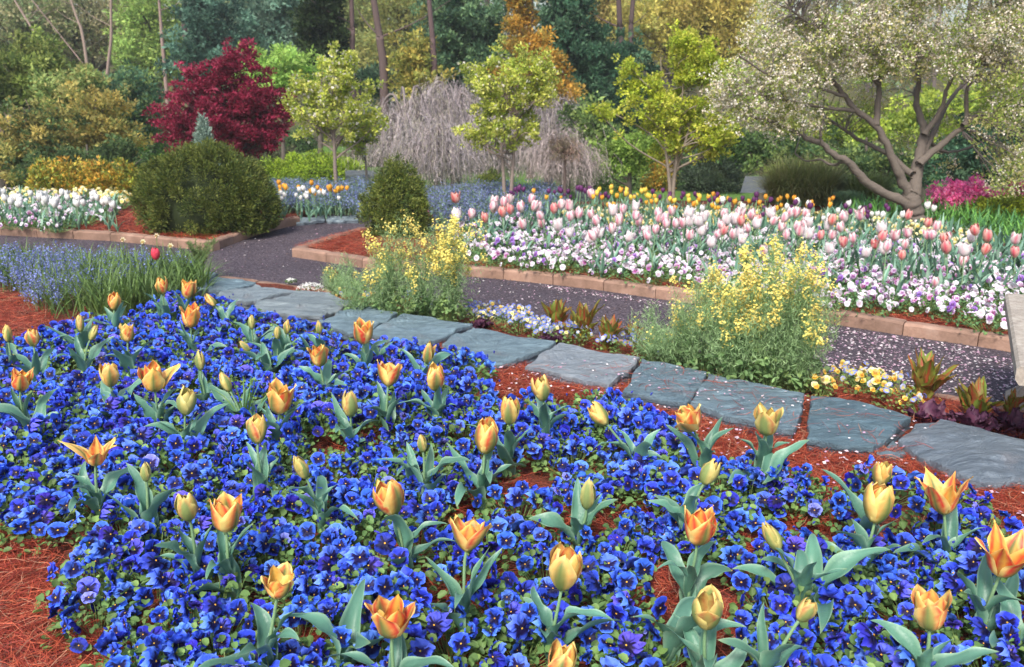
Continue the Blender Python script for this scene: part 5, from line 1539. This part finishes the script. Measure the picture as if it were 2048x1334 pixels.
# the maroon maple
MAR = [(.24, .016, .05), (.30, .025, .065), (.16, .010, .03), (.38, .05, .10)]
tree('maroon_maple', 'spreading maroon red japanese maple', 'maple tree', 470, 13.0, [(420, 150, 48, 28), (478, 128, 34, 26), (380, 195, 50, 30), (450, 195, 70, 45), (520, 200, 50, 40), (360, 235, 46, 28), (480, 250, 85, 45), (540, 240, 32, 28), (390, 275, 55, 25), (500, 295, 65, 24)], MAR, 30000, .052, .026, 700, .082, .05, (.07, .03, .03), .25, 2, 1, flat=.55, tone=.4, spread=100)
# pale yellow green trees
YG = [(.42, .46, .08), (.52, .53, .13), (.34, .40, .07), (.25, .32, .06)]
LY = [(.44, .50, .05), (.54, .57, .09), (.36, .43, .05), (.25, .33, .04)]
WB = (900, .032, [(.75, .72, .62), (.7, .66, .6)])
tree('yellow_green_tree', 'young yellow green tree behind the big yew, left of the weeping trees', 'tree', 668, 9.7, [(665, 125, 42, 20), (640, 165, 52, 26), (705, 170, 50, 30), (660, 215, 80, 32), (620, 245, 40, 22), (705, 250, 62, 22)], YG, 10500, .034, .020, 520, .042, .030, (.22, .18, .15), .42, 1, 2, group='young yellow green trees', blossoms=WB, spread=48, tone=.35, bright=1.25)
tree('yellow_green_tree', 'smallest yellow green tree, its crown low between yew and pond', 'tree', 732, 10.3, [(730, 255, 40, 24), (715, 282, 46, 22), (750, 240, 28, 16)], YG, 4200, .034, .020, 190, .036, .022, (.22, .18, .15), .5, 1, 3, group='young yellow green trees', blossoms=WB, spread=24, bright=1.25)
tree('yellow_green_tree', 'young yellow green tree with forked trunk in the centre', 'tree', 1017, 8.9, [(1010, 118, 50, 20), (1055, 135, 40, 22), (965, 160, 38, 16), (1025, 175, 85, 28), (970, 215, 46, 26), (1070, 190, 50, 22), (1020, 245, 82, 26), (975, 275, 55, 20), (1055, 275, 30, 14)], YG, 12500, .032, .020, 620, .042, .034, (.24, .19, .16), .40, 2, 4, group='young yellow green trees', blossoms=(500, .032, [(.75, .72, .62)]), spread=62, tone=.35, bright=1.25)
tree('yellow_green_tree', 'bushy lime yellow tree left of the crabapple', 'tree', 1345, 9.2, [(1365, 85, 26, 30), (1395, 125, 50, 36), (1250, 160, 32, 26), (1290, 190, 50, 34), (1370, 190, 80, 45), (1430, 140, 24, 30), (1300, 245, 70, 36), (1400, 260, 85, 34), (1450, 290, 45, 20), (1340, 300, 60, 22), (1230, 240, 40, 22)], LY, 20000, .034, .021, 760, .048, .04, (.24, .20, .16), .30, 3, 5, group='young yellow green trees', spread=62, tone=.35, bright=1.25)
tree('bare_standard', 'slim young weeping tree trunk standing in the lawn right of centre', 'tree', 1131, 9.1, [(1125, 290, 34, 22)], [(.32, .22, .18), (.28, .24, .16)], 1500, .05, .006, 30, .09, .022, (.12, .09, .08), .7, 1, 6, nbr=28, updir=-1.0)

# bare weeping cherries
def weeper(cx, topy, rxp, Y, label, seed, cols, base_y=None, dens=1.0):
    g = np.random.default_rng(seed)
    top = W(cx, topy, Y); s = mpp(top); rx = rxp * s
    base = np.array([top[0], Y, gz(Y)]); H = top[2] - base[2]
    t = thing('weeping_cherry', label, 'weeping tree', base, 0, 'bare weeping trees')
    tb = MB(); cr = MB()
    tube(tb, smooth_path([(0, 0, 0), (.05, 0, H * .4), (0, 0, H * .75)], 8), .09, .05, 8, (.17, .14, .13), .05, g)
    starts = []
    for q in range(int(19 * dens)):
        a = q * 2.4 + g.normal(0, .2); d = rx * g.uniform(.25, 1.05); rise = g.uniform(.62, 1.06)
        p = smooth_path([(0, 0, H * .55), (d * .35 * math.cos(a), d * .35 * math.sin(a), H * rise), (d * .75 * math.cos(a), d * .75 * math.sin(a), H * rise * .93), (d * math.cos(a), d * math.sin(a), H * .68)], 12)
        tube(tb, p, .03, .006, 5, (.20, .17, .16), .05, g)
        starts.append(p[4:] if q % 3 else p[7:])
    S = np.concatenate(starts)
    n = int(2300 * dens)
    P = S[g.integers(0, len(S), n)] + g.normal(0, .075, (n, 3))
    Ln = g.uniform(.1, .55, n) ** 1.0 * P[:, 2]
    out = nrm(P * [1, 1, 0] + g.normal(0, .5, (n, 3)) * [1, 1, 0]) * g.uniform(0, .38, (n, 1))
    k = np.array([0, .15, .4, .7, 1.0])
    pts = P[:, None] + out[:, None] * np.array([0, .6, 1, 1.15, 1.2])[None, :, None] + np.array([0, 0, -1.])[None, None] * (Ln[:, None] * k[None, :] - .10 * np.sin(k * 3.1))[..., None] + np.cumsum(g.normal(0, .03, (n, 5, 3)), 1)
    sd = nrm(np.stack([g.normal(0, 1, n), g.normal(0, .5, n), 0 * Ln], 1))
    cols = np.array(cols)
    strips(cr, pts, sd, np.tile(np.array([1, .9, .8, .6, .3]) * .0055, (n, 1)), cols[g.integers(0, len(cols), n)] * g.uniform(.7, 1.3, (n, 1)))
    m = int(5000 * dens)
    i = g.integers(0, n, m); tt = g.random(m)
    Q = pts[i, 1] * (1 - tt[:, None]) + pts[i, 4] * tt[:, None]
    leaves(cr, Q, nrm(g.normal(0, .5, (m, 3)) + [0, 0, -1.]), unit(m, g), .05, .012, cols[g.integers(0, len(cols), m)] * g.uniform(.8, 1.4, (m, 1)))
    tb.build('trunk', M_bark, t); cr.build('crown', M_bark, t)
GR = [(.38, .34, .36), (.46, .38, .38), (.27, .24, .24), (.34, .32, .24), (.18, .16, .155)]
weeper(812, 190, 78, 14.0, 'grey bare weeping tree leftmost of the weeping group', 71, GR)
weeper(905, 180, 92, 15.0, 'large bare weeping tree in the middle of the weeping group', 72, GR, dens=1.3)
weeper(868, 262, 60, 12.5, 'low bare weeping tree sweeping down to the pond', 73, GR)
weeper(1095, 190, 75, 14.5, 'bare weeping tree behind the centre yellow green tree', 74, GR, dens=1.2)
weeper(985, 235, 70, 13.5, 'bare weeping tree half hidden behind the centre tree', 77, GR)
weeper(1125, 275, 38, 12.0, 'small pinkish weeping tree right of the centre tree', 75, [(.38, .31, .30), (.3, .25, .24)], dens=.6)
weeper(-22, 240, 34, 13.5, 'pinkish weeping tree cut by the left edge', 76, [(.42, .26, .27), (.36, .24, .22), (.3, .2, .2)], dens=.8)

# the crabapple
def crabapple():
    Y = 7.85
    g = np.random.default_rng(99)
    B = W(1833, 438, Y); base = np.array([B[0], Y, BED_Z])
    t = thing('crabapple', 'old crabapple with cream blossom and grey forked limbs at right', 'crabapple tree', base)
    tb = MB(); bark = (.15, .125, .105)
    limbs = [  # pixel path, radii in px, depth drift
     ([(1830, 446), (1826, 420), (1822, 395), (1826, 380)], 24, 17, 0, 0),
     ([(1822, 412), (1790, 396), (1738, 369), (1712, 340), (1690, 321), (1664, 306), (1645, 288), (1610, 275), (1580, 258), (1534, 240), (1490, 232)], 12, 3, 0, -.2),
     ([(1824, 395), (1806, 365), (1793, 335), (1772, 286), (1748, 248), (1714, 221), (1690, 193), (1669, 166), (1640, 156), (1600, 135)], 12, 3, 0, -.1),
     ([(1752, 250), (1756, 207), (1757, 166), (1765, 110), (1750, 50), (1760, -30)], 8, 3, -.05, .2),
     ([(1829, 390), (1836, 328), (1842, 297), (1848, 262), (1841, 235), (1833, 200), (1838, 150), (1820, 80), (1830, 0)], 15, 3, 0, .5),
     ([(1848, 270), (1862, 250), (1879, 224), (1890, 193), (1905, 150), (1935, 90)], 8, 3, .1, .3),
     ([(1838, 328), (1865, 304), (1900, 273), (1931, 248), (1934, 186), (1950, 130)], 10, 3, 0, .1),
     ([(1925, 252), (1945, 238), (1969, 228), (2048, 210), (2110, 180)], 7, 3, 0, .3),
     ([(1831, 120), (1859, 86), (1890, 69), (1921, 52), (1962, 38), (2020, -10)], 6, 3, .4, .2),
     ([(1645, 290), (1640, 265), (1650, 240)], 4, 2, -.2, -.3), ([(1690, 321), (1665, 330), (1640, 318), (1615, 322), (1590, 308)], 4, 1.5, -.1, .4),
     ([(1848, 262), (1880, 300), (1925, 300), (1990, 270)], 5, 2, .2, .8), ([(1714, 221), (1650, 215), (1590, 205), (1530, 190), (1470, 190)], 5, 2, -.05, -.3),
     ([(1825, 350), (1780, 310), (1720, 280), (1660, 240), (1600, 200)], 8, 2, 0, 1.2), ([(1836, 330), (1870, 260), (1900, 200), (1960, 140), (2030, 110)], 8, 2, 0, 1.3),
     ([(1757, 170), (1700, 110), (1640, 60), (1580, 20)], 4, 2, 0, -.3), ([(1690, 193), (1620, 170), (1540, 150), (1480, 110)], 4, 2, -.1, -.5)]
    tips = []
    for px, r0, r1, y0, y1 in limbs:
        n = len(px)
        pts = []
        for i, (a, b) in enumerate(px):
            f = i / (n - 1)
            p = W(a, b, Y + y0 + (y1 - y0) * f); pts.append(p - base)
        s = mpp(pts[0] + base)
        path = smooth_path(pts, 4 * n)
        path = path + g.normal(0, .004, path.shape)
        rr = .88 * (r0 + (r1 - r0) * np.linspace(0, 1, 4 * n) ** .8) * s * (1 + .08 * np.sin(np.arange(4 * n) * 1.9))
        tube(tb, path, rr, None, 10, bark, .05, g)
        tips.append(path[len(path) // 3:])
    tb.build('trunk', M_bark, t)
    T = np.concatenate(tips)
    ells = [(1560, 60, 90, 75), (1700, 40, 120, 80), (1850, 20, 130, 70), (1990, 40, 110, 80), (1500, 160, 85, 60), (1600, 150, 100, 60), (1730, 130, 110, 60), (1880, 120, 110, 60), (2010, 150, 110, 70), (1470, 215, 65, 34), (1560, 235, 80, 34), (1680, 235, 70, 34), (1800, 200, 80, 40), (1980, 240, 90, 50), (1900, 290, 60, 26), (2050, 300, 80, 60), (2010, 340, 70, 36), (1640, 60, 100, 70), (1780, -50, 160, 60), (2000, -60, 120, 60), (1620, -50, 110, 50), (2150, 120, 90, 140), (1740, 290, 50, 14)]
    nc = 620
    C = ell_points(ells, nc, g, Y, .5, 1.0) - base
    C[:, 1] -= .15
    q = np.array([W0(*(c + base)) for c in C])
    low = (q[:, 0] > 1640) & (q[:, 0] < 1960) & (q[:, 1] > 150)
    C[low, 1] = np.abs(C[low, 1]) + .55
    keep_ = ~((q[:, 1] > 205) & (q[:, 0] > 1660) & (q[:, 0] < 1940) & (g.random(nc) < .35))
    C = C[keep_]; nc = len(C)
    br = MB()
    for c in C:
        i = int(np.argmin(((T - c) ** 2).sum(1))); p0 = T[i]
        m = (p0 + c) / 2 + g.normal(0, .03, 3) + [0, 0, .02]
        tube(br, smooth_path([p0, m, c], 6), .005, .002, 4, (.18, .15, .14), .05, g)
    br.build('twigs_or_core', M_bark, t)
    Rr = g.uniform(.6, 1.3, nc) * .105
    cr = MB()
    crown_leaves(cr, C, Rr * 1.2, 44000, g, .028, .015, [(.38, .47, .11), (.50, .52, .17), (.28, .38, .09), (.50, .46, .20)], .8, .3, .3)
    cr.build('crown', M_tree, t)
    # blossom thins out towards the lower right, as on the tree
    wq = np.array([1.0 if (c[0] + base[0]) < W(1700, 100, Y)[0] or c[2] + base[2] > W(0, 130, Y)[2] else .28 for c in C])
    k = g.choice(nc, 11000, p=wq / wq.sum())
    off = unit(11000, g) * (g.random((11000, 1)) ** .35) * Rr[k][:, None] * 1.25
    P = C[k] + off
    P = np.repeat(P, 6, 0) + g.normal(0, .012, (66000, 3))
    Cc = np.array([(.80, .74, .62), (.74, .66, .52), (.84, .80, .72), (.68, .56, .44)])[g.integers(0, 4, len(P))] * g.uniform(.75, 1.15, (len(P), 1))
    bl = MB(); leaves(bl, P, unit(len(P), g), unit(len(P), g), g.uniform(.011, .023, len(P)), g.uniform(.010, .020, len(P)), Cc, .2)
    bl.build('blossom', M_flower, t)
crabapple()

# orange budded tree, hollies, conifers and tall background trees: one thing each
tree('orange_budded_tree', 'tall conical orange leaved tree behind the centre tree', 'tree', 1060, 17.5, [(1040, -20, 26, 40), (1045, 40, 34, 36), (1060, 90, 52, 30), (1080, 135, 62, 32), (1100, 180, 66, 34), (1040, 150, 60, 20)], [(.48, .26, .05), (.55, .30, .05), (.40, .26, .06), (.30, .24, .05)], 15000, .08, .04, 220, .15, .07, (.13, .10, .08), .2, 1, 20, tone=.3, bright=1.15)
DK = [(.022, .055, .03), (.035, .075, .04), (.05, .09, .05), (.015, .035, .02)]
for i, (x, Y, el, pal, lb) in enumerate([
  (1140, 20, [(1130, 30, 60, 70), (1150, 110, 80, 60), (1190, 140, 60, 50), (1150, 190, 80, 50)], DK, 'dark evergreen right of the orange leaved tree'),
  (1210, 22, [(1230, 140, 60, 50), (1250, 210, 60, 60), (1200, 230, 60, 60)], DK, 'dark evergreen thicket between the centre and lime trees'),
  (930, 21, [(930, 30, 75, 60), (960, 90, 60, 60), (920, 140, 70, 50), (880, 60, 40, 60)], [(.05, .09, .05), (.08, .13, .06), (.035, .07, .04)], 'broad dark green evergreen between the pine trunks and the orange tree'),
  (410, 24, [(410, 20, 55, 60), (420, 90, 60, 50), (400, 140, 60, 40)], [(.05, .10, .075), (.07, .13, .09), (.035, .07, .05)], 'blue green evergreen behind the left of the maroon maple'),
  (530, 26, [(520, 40, 60, 50), (530, 95, 60, 40), (560, 20, 40, 50)], [(.06, .11, .08), (.09, .14, .10)], 'second blue green evergreen behind the maroon maple'),
  (565, 17, [(560, 125, 60, 22), (590, 155, 50, 20), (540, 160, 50, 20)], [(.13, .21, .05), (.18, .27, .06)], 'light green layered tree behind the right side of the maroon maple'),
  (640, 20, [(640, -20, 40, 60), (640, 50, 52, 50), (645, 105, 52, 40), (655, 140, 36, 20)], [(.035, .065, .022), (.055, .085, .03), (.02, .04, .015)], 'dark columnar conifer above the left young tree'),
  (230, 19, [(250, 190, 55, 50), (280, 235, 45, 45), (235, 260, 60, 40)], [(.035, .08, .045), (.05, .10, .055), (.09, .13, .05)], 'dark green thicket left of the maple'),
  (60, 16, [(55, 150, 70, 60), (30, 210, 60, 60), (90, 130, 40, 40)], [(.11, .14, .035), (.15, .17, .05), (.07, .10, .03)], 'tall olive green bushy tree at the left'),
  (140, 15, [(150, 205, 55, 55), (130, 260, 60, 50), (170, 170, 40, 30)], [(.12, .15, .05), (.18, .17, .06), (.08, .12, .04)], 'olive and tan bushy tree right of the first at the left'),
  (190, 14, [(200, 240, 50, 50), (180, 290, 60, 40), (230, 290, 40, 35)], [(.17, .15, .045), (.12, .13, .04), (.22, .17, .05)], 'golden tan thicket in front of the olive trees'),
  (60, 13, [(60, 270, 60, 50), (30, 310, 50, 36), (100, 320, 60, 30)], [(.14, .13, .04), (.05, .08, .03), (.20, .16, .05)], 'low bronze thicket behind the golden shrub row'),
  (170, 12.5, [(110, 330, 60, 24), (190, 325, 60, 26), (240, 310, 40, 24)], [(.03, .05, .02), (.045, .07, .025)], 'dark thicket under the left trees'),
  (830, 19, [(830, 120, 34, 40), (835, 165, 40, 30)], [(.18, .17, .04), (.12, .13, .03), (.25, .2, .05)], 'small gold brown tree between two pine trunks'),
  (760, 22, [(750, 165, 46, 24), (790, 190, 46, 22), (905, 170, 50, 30)], [(.05, .09, .05), (.07, .11, .06), (.03, .06, .03)], 'low dark green hollies at the foot of the pine trunks'),
  (1180, 13.5, [(1180, 240, 42, 34), (1200, 280, 46, 30), (1170, 300, 46, 24)], [(.08, .12, .04), (.13, .17, .05), (.05, .08, .03)], 'mid green shrub tree right of the bare weeping trees'),
  (1260, 12.5, [(1240, 300, 50, 24), (1290, 290, 50, 24), (1250, 330, 50, 14)], [(.14, .20, .04), (.09, .14, .03)], 'yellow green thicket left of the lime tree trunk'),
  (1990, 11, [(1960, 300, 80, 40), (2040, 300, 80, 40), (1900, 340, 60, 26), (2000, 355, 90, 26), (2100, 340, 60, 50)], DK, 'dark evergreen behind the azaleas at right'),
  (1740, 12, [(1740, 320, 80, 22), (1680, 350, 60, 14), (1800, 345, 60, 26), (1600, 300, 60, 22)], [(.03, .055, .025), (.05, .08, .03), (.10, .13, .04)], 'dark evergreen behind the crabapple limbs'),
  (1530, 13, [(1520, 290, 55, 22), (1560, 310, 46, 18), (1480, 300, 40, 24)], [(.05, .09, .03), (.09, .13, .04), (.03, .05, .02)], 'dark shrub tree behind the lower left of the crabapple'),
  (1860, 14, [(1850, 240, 120, 50), (1700, 260, 100, 40), (2000, 220, 120, 60), (1600, 240, 80, 40)], [(.22, .26, .04), (.16, .20, .04), (.10, .14, .03)], 'yellow green tree glowing behind the crabapple'),
  (2280, 12, [(2250, 120, 90, 120), (2330, 220, 90, 90), (2240, 300, 90, 50)], DK, 'dark evergreen past the right edge beside the crabapple'),
  (2500, 15, [(2500, 100, 120, 130), (2450, 230, 110, 80)], [(.12, .16, .04), (.16, .19, .05)], 'olive tree past the right edge'),
  (-180, 15, [(-170, 120, 100, 120), (-190, 250, 100, 80)], [(.10, .14, .04), (.15, .16, .05)], 'olive tree past the left edge'),
 ]):
    ar = sum(e[2] * e[3] for e in el)
    s = 1800 / Y
    tree('background_tree', lb, 'tree', x, Y, el, pal, int(min(22000, max(5000, ar * 1.5))), .0048 * Y, .0026 * Y, int(110 + ar / 60), .10 * Y / 14, .07, (.12, .10, .085), .25, 1, 40 + i, tone=.45, nbr=26, hollow=.4 if 'columnar' in lb else 0, bright=1.1 if 'columnar' in lb else 2.3)

# golden and pale spring trees far back
for i, (x, Y, el, pal, lb) in enumerate([
  (1330, 27, [(1330, 30, 90, 60), (1300, 90, 60, 40), (1420, 60, 70, 50)], [(.30, .22, .06), (.24, .20, .06), (.36, .26, .07)], 'golden leaved tall tree above the lime tree'),
  (1220, 30, [(1200, 0, 60, 60), (1240, 50, 50, 50)], [(.26, .20, .07), (.20, .19, .06)], 'gold brown tall tree left of the twin trunks'),
  (1440, 26, [(1430, 0, 80, 60), (1460, 90, 40, 60)], [(.34, .22, .06), (.25, .2, .06)], 'orange gold tall tree beside the crabapple crown'),
  (800, 30, [(800, 20, 60, 60), (780, 90, 60, 50), (840, 0, 40, 60)], [(.20, .19, .06), (.15, .17, .06)], 'olive gold tree between the pine trunks'),
  (720, 32, [(715, 30, 40, 60), (720, 110, 40, 50)], [(.19, .19, .07), (.13, .16, .06)], 'olive tree behind the leftmost pine trunk'),
  (310, 28, [(300, 30, 60, 70), (330, 110, 50, 60), (260, 120, 40, 60)], [(.17, .22, .06), (.12, .18, .05)], 'fresh green tall tree left of the blue green evergreens'),
  (190, 30, [(180, 30, 90, 60), (150, 90, 80, 40), (250, 60, 50, 70)], [(.15, .15, .08), (.18, .16, .09), (.11, .13, .06)], 'grey brown budding tree behind the pale bare trunks'),
  (60, 29, [(40, 30, 100, 60), (80, 90, 80, 40)], [(.12, .14, .06), (.16, .15, .08), (.08, .11, .05)], 'grey green tall tree in the top left corner'),
  (480, 34, [(480, 0, 60, 50), (600, 20, 40, 60), (470, 80, 60, 50)], [(.16, .18, .09), (.12, .15, .08)], 'pale grey green tree far behind the maple'),
 ]):
    ar = sum(e[2] * e[3] for e in el)
    tree('spring_tree', lb, 'tree', x, Y, el, pal, 11000, .13, .06, 260, .30, .14, (.11, .09, .08), .15, 1, 80 + i, tone=.35, nbr=80, hollow=0, bright=2.4)

# bare and pine trunks rising out of the frame
def trunk_tree(path, w0, w1, Y, label, name, cat, col, seed, group, H=12.0, pal=None):
    g = np.random.default_rng(seed)
    P = [W(a, b, Y) for a, b in path]
    base = np.array([P[0][0] - .05, Y, gz(Y)])
    t = thing(name, label, cat, base, 0, group)
    d = nrm(P[-1] - P[-2])
    pts = [base - base] + [p - base for p in P] + [P[-1] - base + d * (H * .5), P[-1] - base + d * H]
    s = mpp(P[0])
    pth = smooth_path(pts, 26); r = np.linspace(w0 * .5, w1 * .25, 26) * s
    tb = MB(); tube(tb, pth, r, None, 10, col, .04, g)
    for q in range(7):
        i = int(g.integers(12, 25)); a = g.uniform(0, 6.28); l = g.uniform(.6, 1.5)
        tube(tb, smooth_path([pth[i], pth[i] + [l * .5 * math.cos(a), l * .5 * math.sin(a), l * .2], pth[i] + [l * math.cos(a), l * math.sin(a), l * .5]], 6), r[i] * .3, r[i] * .06, 5, col, .05, g)
    tb.build('trunk', M_bark, t)
    if pal:
        top = pth[-1]
        C = top + g.normal(0, 1, (40, 3)) * [1.6, 1.6, 1.3] + [0, 0, -.6]
        cr = MB(); crown_leaves(cr, C, g.uniform(.4, .9, 40), 7000, g, .22, .04, pal, .7); cr.build('crown', M_tree, t)
PB = (.105, .072, .070)
PN = [(.05, .09, .03), (.08, .12, .04)]
for i, (path, w0, w1, Y, lb) in enumerate([
  ([(705, 135), (705, 60), (703, 0)], 13, 12, 20, 'leftmost dark pine trunk, above the left young tree'), ([(768, 155), (760, 80), (748, 0)], 20, 16, 19, 'thick leaning pine trunk above the weeping trees'),
  ([(869, 165), (866, 90), (858, 0)], 15, 12, 19, 'reddish pine trunk left of the broad evergreen'), ([(1242, 130), (1240, 60), (1237, 0)], 16, 14, 24, 'left one of the twin pine trunks above the dark thicket'),
  ([(1262, 110), (1262, 50), (1266, 0)], 13, 12, 25, 'right one of the twin pine trunks above the dark thicket'), ([(1140, 60), (1138, 20), (1135, 0)], 11, 10, 28, 'thin pine trunk right of the orange leaved tree'),
  ([(828, 110), (832, 50), (830, 0)], 7, 6, 30, 'very thin dark trunk between two thick pines'), ([(372, 90), (368, 40), (370, 0)], 13, 10, 25, 'dark trunk above the left of the maroon maple'), ([(1168, 60), (1166, 0), (1165, -20)], 7, 6, 32, 'distant thin trunk beside the thin pine')]):
    trunk_tree(path, w0, w1, Y, lb, 'pine_tree', 'pine tree', PB, 900 + i, 'tall pine trunks', pal=PN)
PK = (.30, .22, .19)
for i, (path, w0, w1, Y, lb) in enumerate([
  ([(215, 170), (222, 80), (222, 10)], 8, 5, 21, 'straight pale pinkish bare trunk above the left thicket'), ([(180, 180), (165, 70), (145, 10)], 8, 5, 22, 'forked pale bare trunk left of the straight one'),
  ([(75, 90), (62, 55), (35, 10)], 6, 4, 24, 'pale bare trunk leaning left in the top left corner'), ([(178, 150), (168, 130), (148, 105)], 4, 3, 22, 'thin pale bare branchy trunk beside the forked one'), ([(325, 90), (322, 50), (318, 0)], 8, 6, 27, 'grey bare trunk left of the blue green evergreens')]):
    trunk_tree(path, w0, w1, Y, lb, 'bare_tree', 'bare tree', PK, 930 + i, 'pale bare trunks', H=6)

# the far wood: reads as one mass
g = np.random.default_rng(123)
mb = MB(); nc = 1500
cy = g.uniform(36, 52, nc); cxx = g.uniform(-1, 1, nc) * (cy * .68 + 2); czz = ground_z(cy) + g.random(nc) ** 1.0 * 9.5
pals = 2.6 * np.array([(.10, .12, .05), (.14, .13, .07), (.07, .10, .05), (.18, .15, .06), (.05, .08, .05), (.15, .17, .08), (.22, .17, .07)])
k = g.integers(0, nc, 60000); rr = g.uniform(.5, 1.2, nc)
off = unit(60000, g) * g.random((60000, 1)) ** .5 * rr[k][:, None]
P = np.stack([cxx[k], cy[k], czz[k]], 1) + off
pi = g.integers(0, len(pals), nc)
leaves(mb, P, unit(60000, g), unit(60000, g), g.uniform(.12, .3, 60000), .11, pals[pi[k]] * g.uniform(.7, 1.3, (60000, 1)), .2)
for q in range(110):
    y = g.uniform(34, 50); x = g.uniform(-1, 1) * y * .66; z = float(ground_z(y))
    tube(mb, [(x, y, z), (x + g.normal(0, .3), y, z + 5), (x + g.normal(0, .6), y, z + 11)], g.uniform(.08, .2), .05, 5, np.array((.16, .13, .12)) * g.uniform(.5, 1.6))
tag(mb.build('far_wood', M_tree), 'hazy mass of far woodland closing the view', kind='stuff')

# pond rim, lawn stones, paving behind
b = [G(835, 380, -.3), G(960, 372, -.3)]
flat_poly('pond_water', [(-1.9, 10.0), (-.2, 10.0), (-.1, 11.2), (-1.8, 11.4)], gz(10.6) + .10, M_water)
flat_poly('back_path', [G(1480, 392, -.09)[:2], G(1560, 392, -.09)[:2], G(1570, 358, -.09)[:2], G(1490, 358, -.09)[:2]], float(ground_z(9.9)) + .09, M_pave)
ys = np.linspace(8.85, 10.6, 8); xs = np.linspace(1.6, 11, 20); XX, YY = np.meshgrid(xs, ys)
sheet('mulch_ground', XX, YY, np.minimum(ground_z(YY) + .05, BED_Z - .012), M_mulch)
gg = np.random.default_rng(31)
for i, (x0, y0, wpx) in enumerate([(842, 372, 60), (905, 368, 60), (850, 384, 46), (1010, 376, 60), (1070, 376, 62), (690, 342, 60), (760, 340, 60), (1150, 380, 50)]):
    slate([(x0, y0), (x0 + wpx, y0 - 1), (x0 + wpx + 3, y0 + 6), (x0 + 2, y0 + 7)], ['grey coping stone at the left of the pond rim', 'grey coping stone at the right of the pond rim', 'lower grey stone step before the pond', 'dark stone edging left of the centre tree trunk', 'dark stone edging right of the centre tree trunk', 'dark stone on the lawn left of the smallest tree', 'dark stone on the lawn right of the smallest tree', 'dark stone edging below the green feathery shrub'][i], (.10, .12, .13), thick=.12, ztop=-.05 - .1 * (y0 < 350), seed=50 + i, group='stones at the pond and lawn', name='edging_stone')

# the damp air that pales the far trees
hz = bpy.data.materials.new('haze_air'); hz.use_nodes = True
nt = hz.node_tree; nt.nodes.clear()
ho = nt.nodes.new('ShaderNodeOutputMaterial'); hv = nt.nodes.new('ShaderNodeVolumePrincipled')
hv.inputs['Color'].default_value = (.92, .95, .97, 1); hv.inputs['Density'].default_value = 0.0018; hv.inputs['Anisotropy'].default_value = 0.2
nt.links.new(hv.outputs[0], ho.inputs['Volume'])
me = bpy.data.meshes.new('haze')
x0, x1, y0, y1, z0, z1 = -76, 76, -6, 96, -2.2, 24
me.from_pydata([(x, y, z) for x in (x0, x1) for y in (y0, y1) for z in (z0, z1)], [], [[0, 1, 3, 2], [4, 6, 7, 5], [0, 4, 5, 1], [2, 3, 7, 6], [0, 2, 6, 4], [1, 5, 7, 3]])
me.materials.append(hz)
tag(link('haze', me), 'thin spring haze in the garden air', kind='stuff')
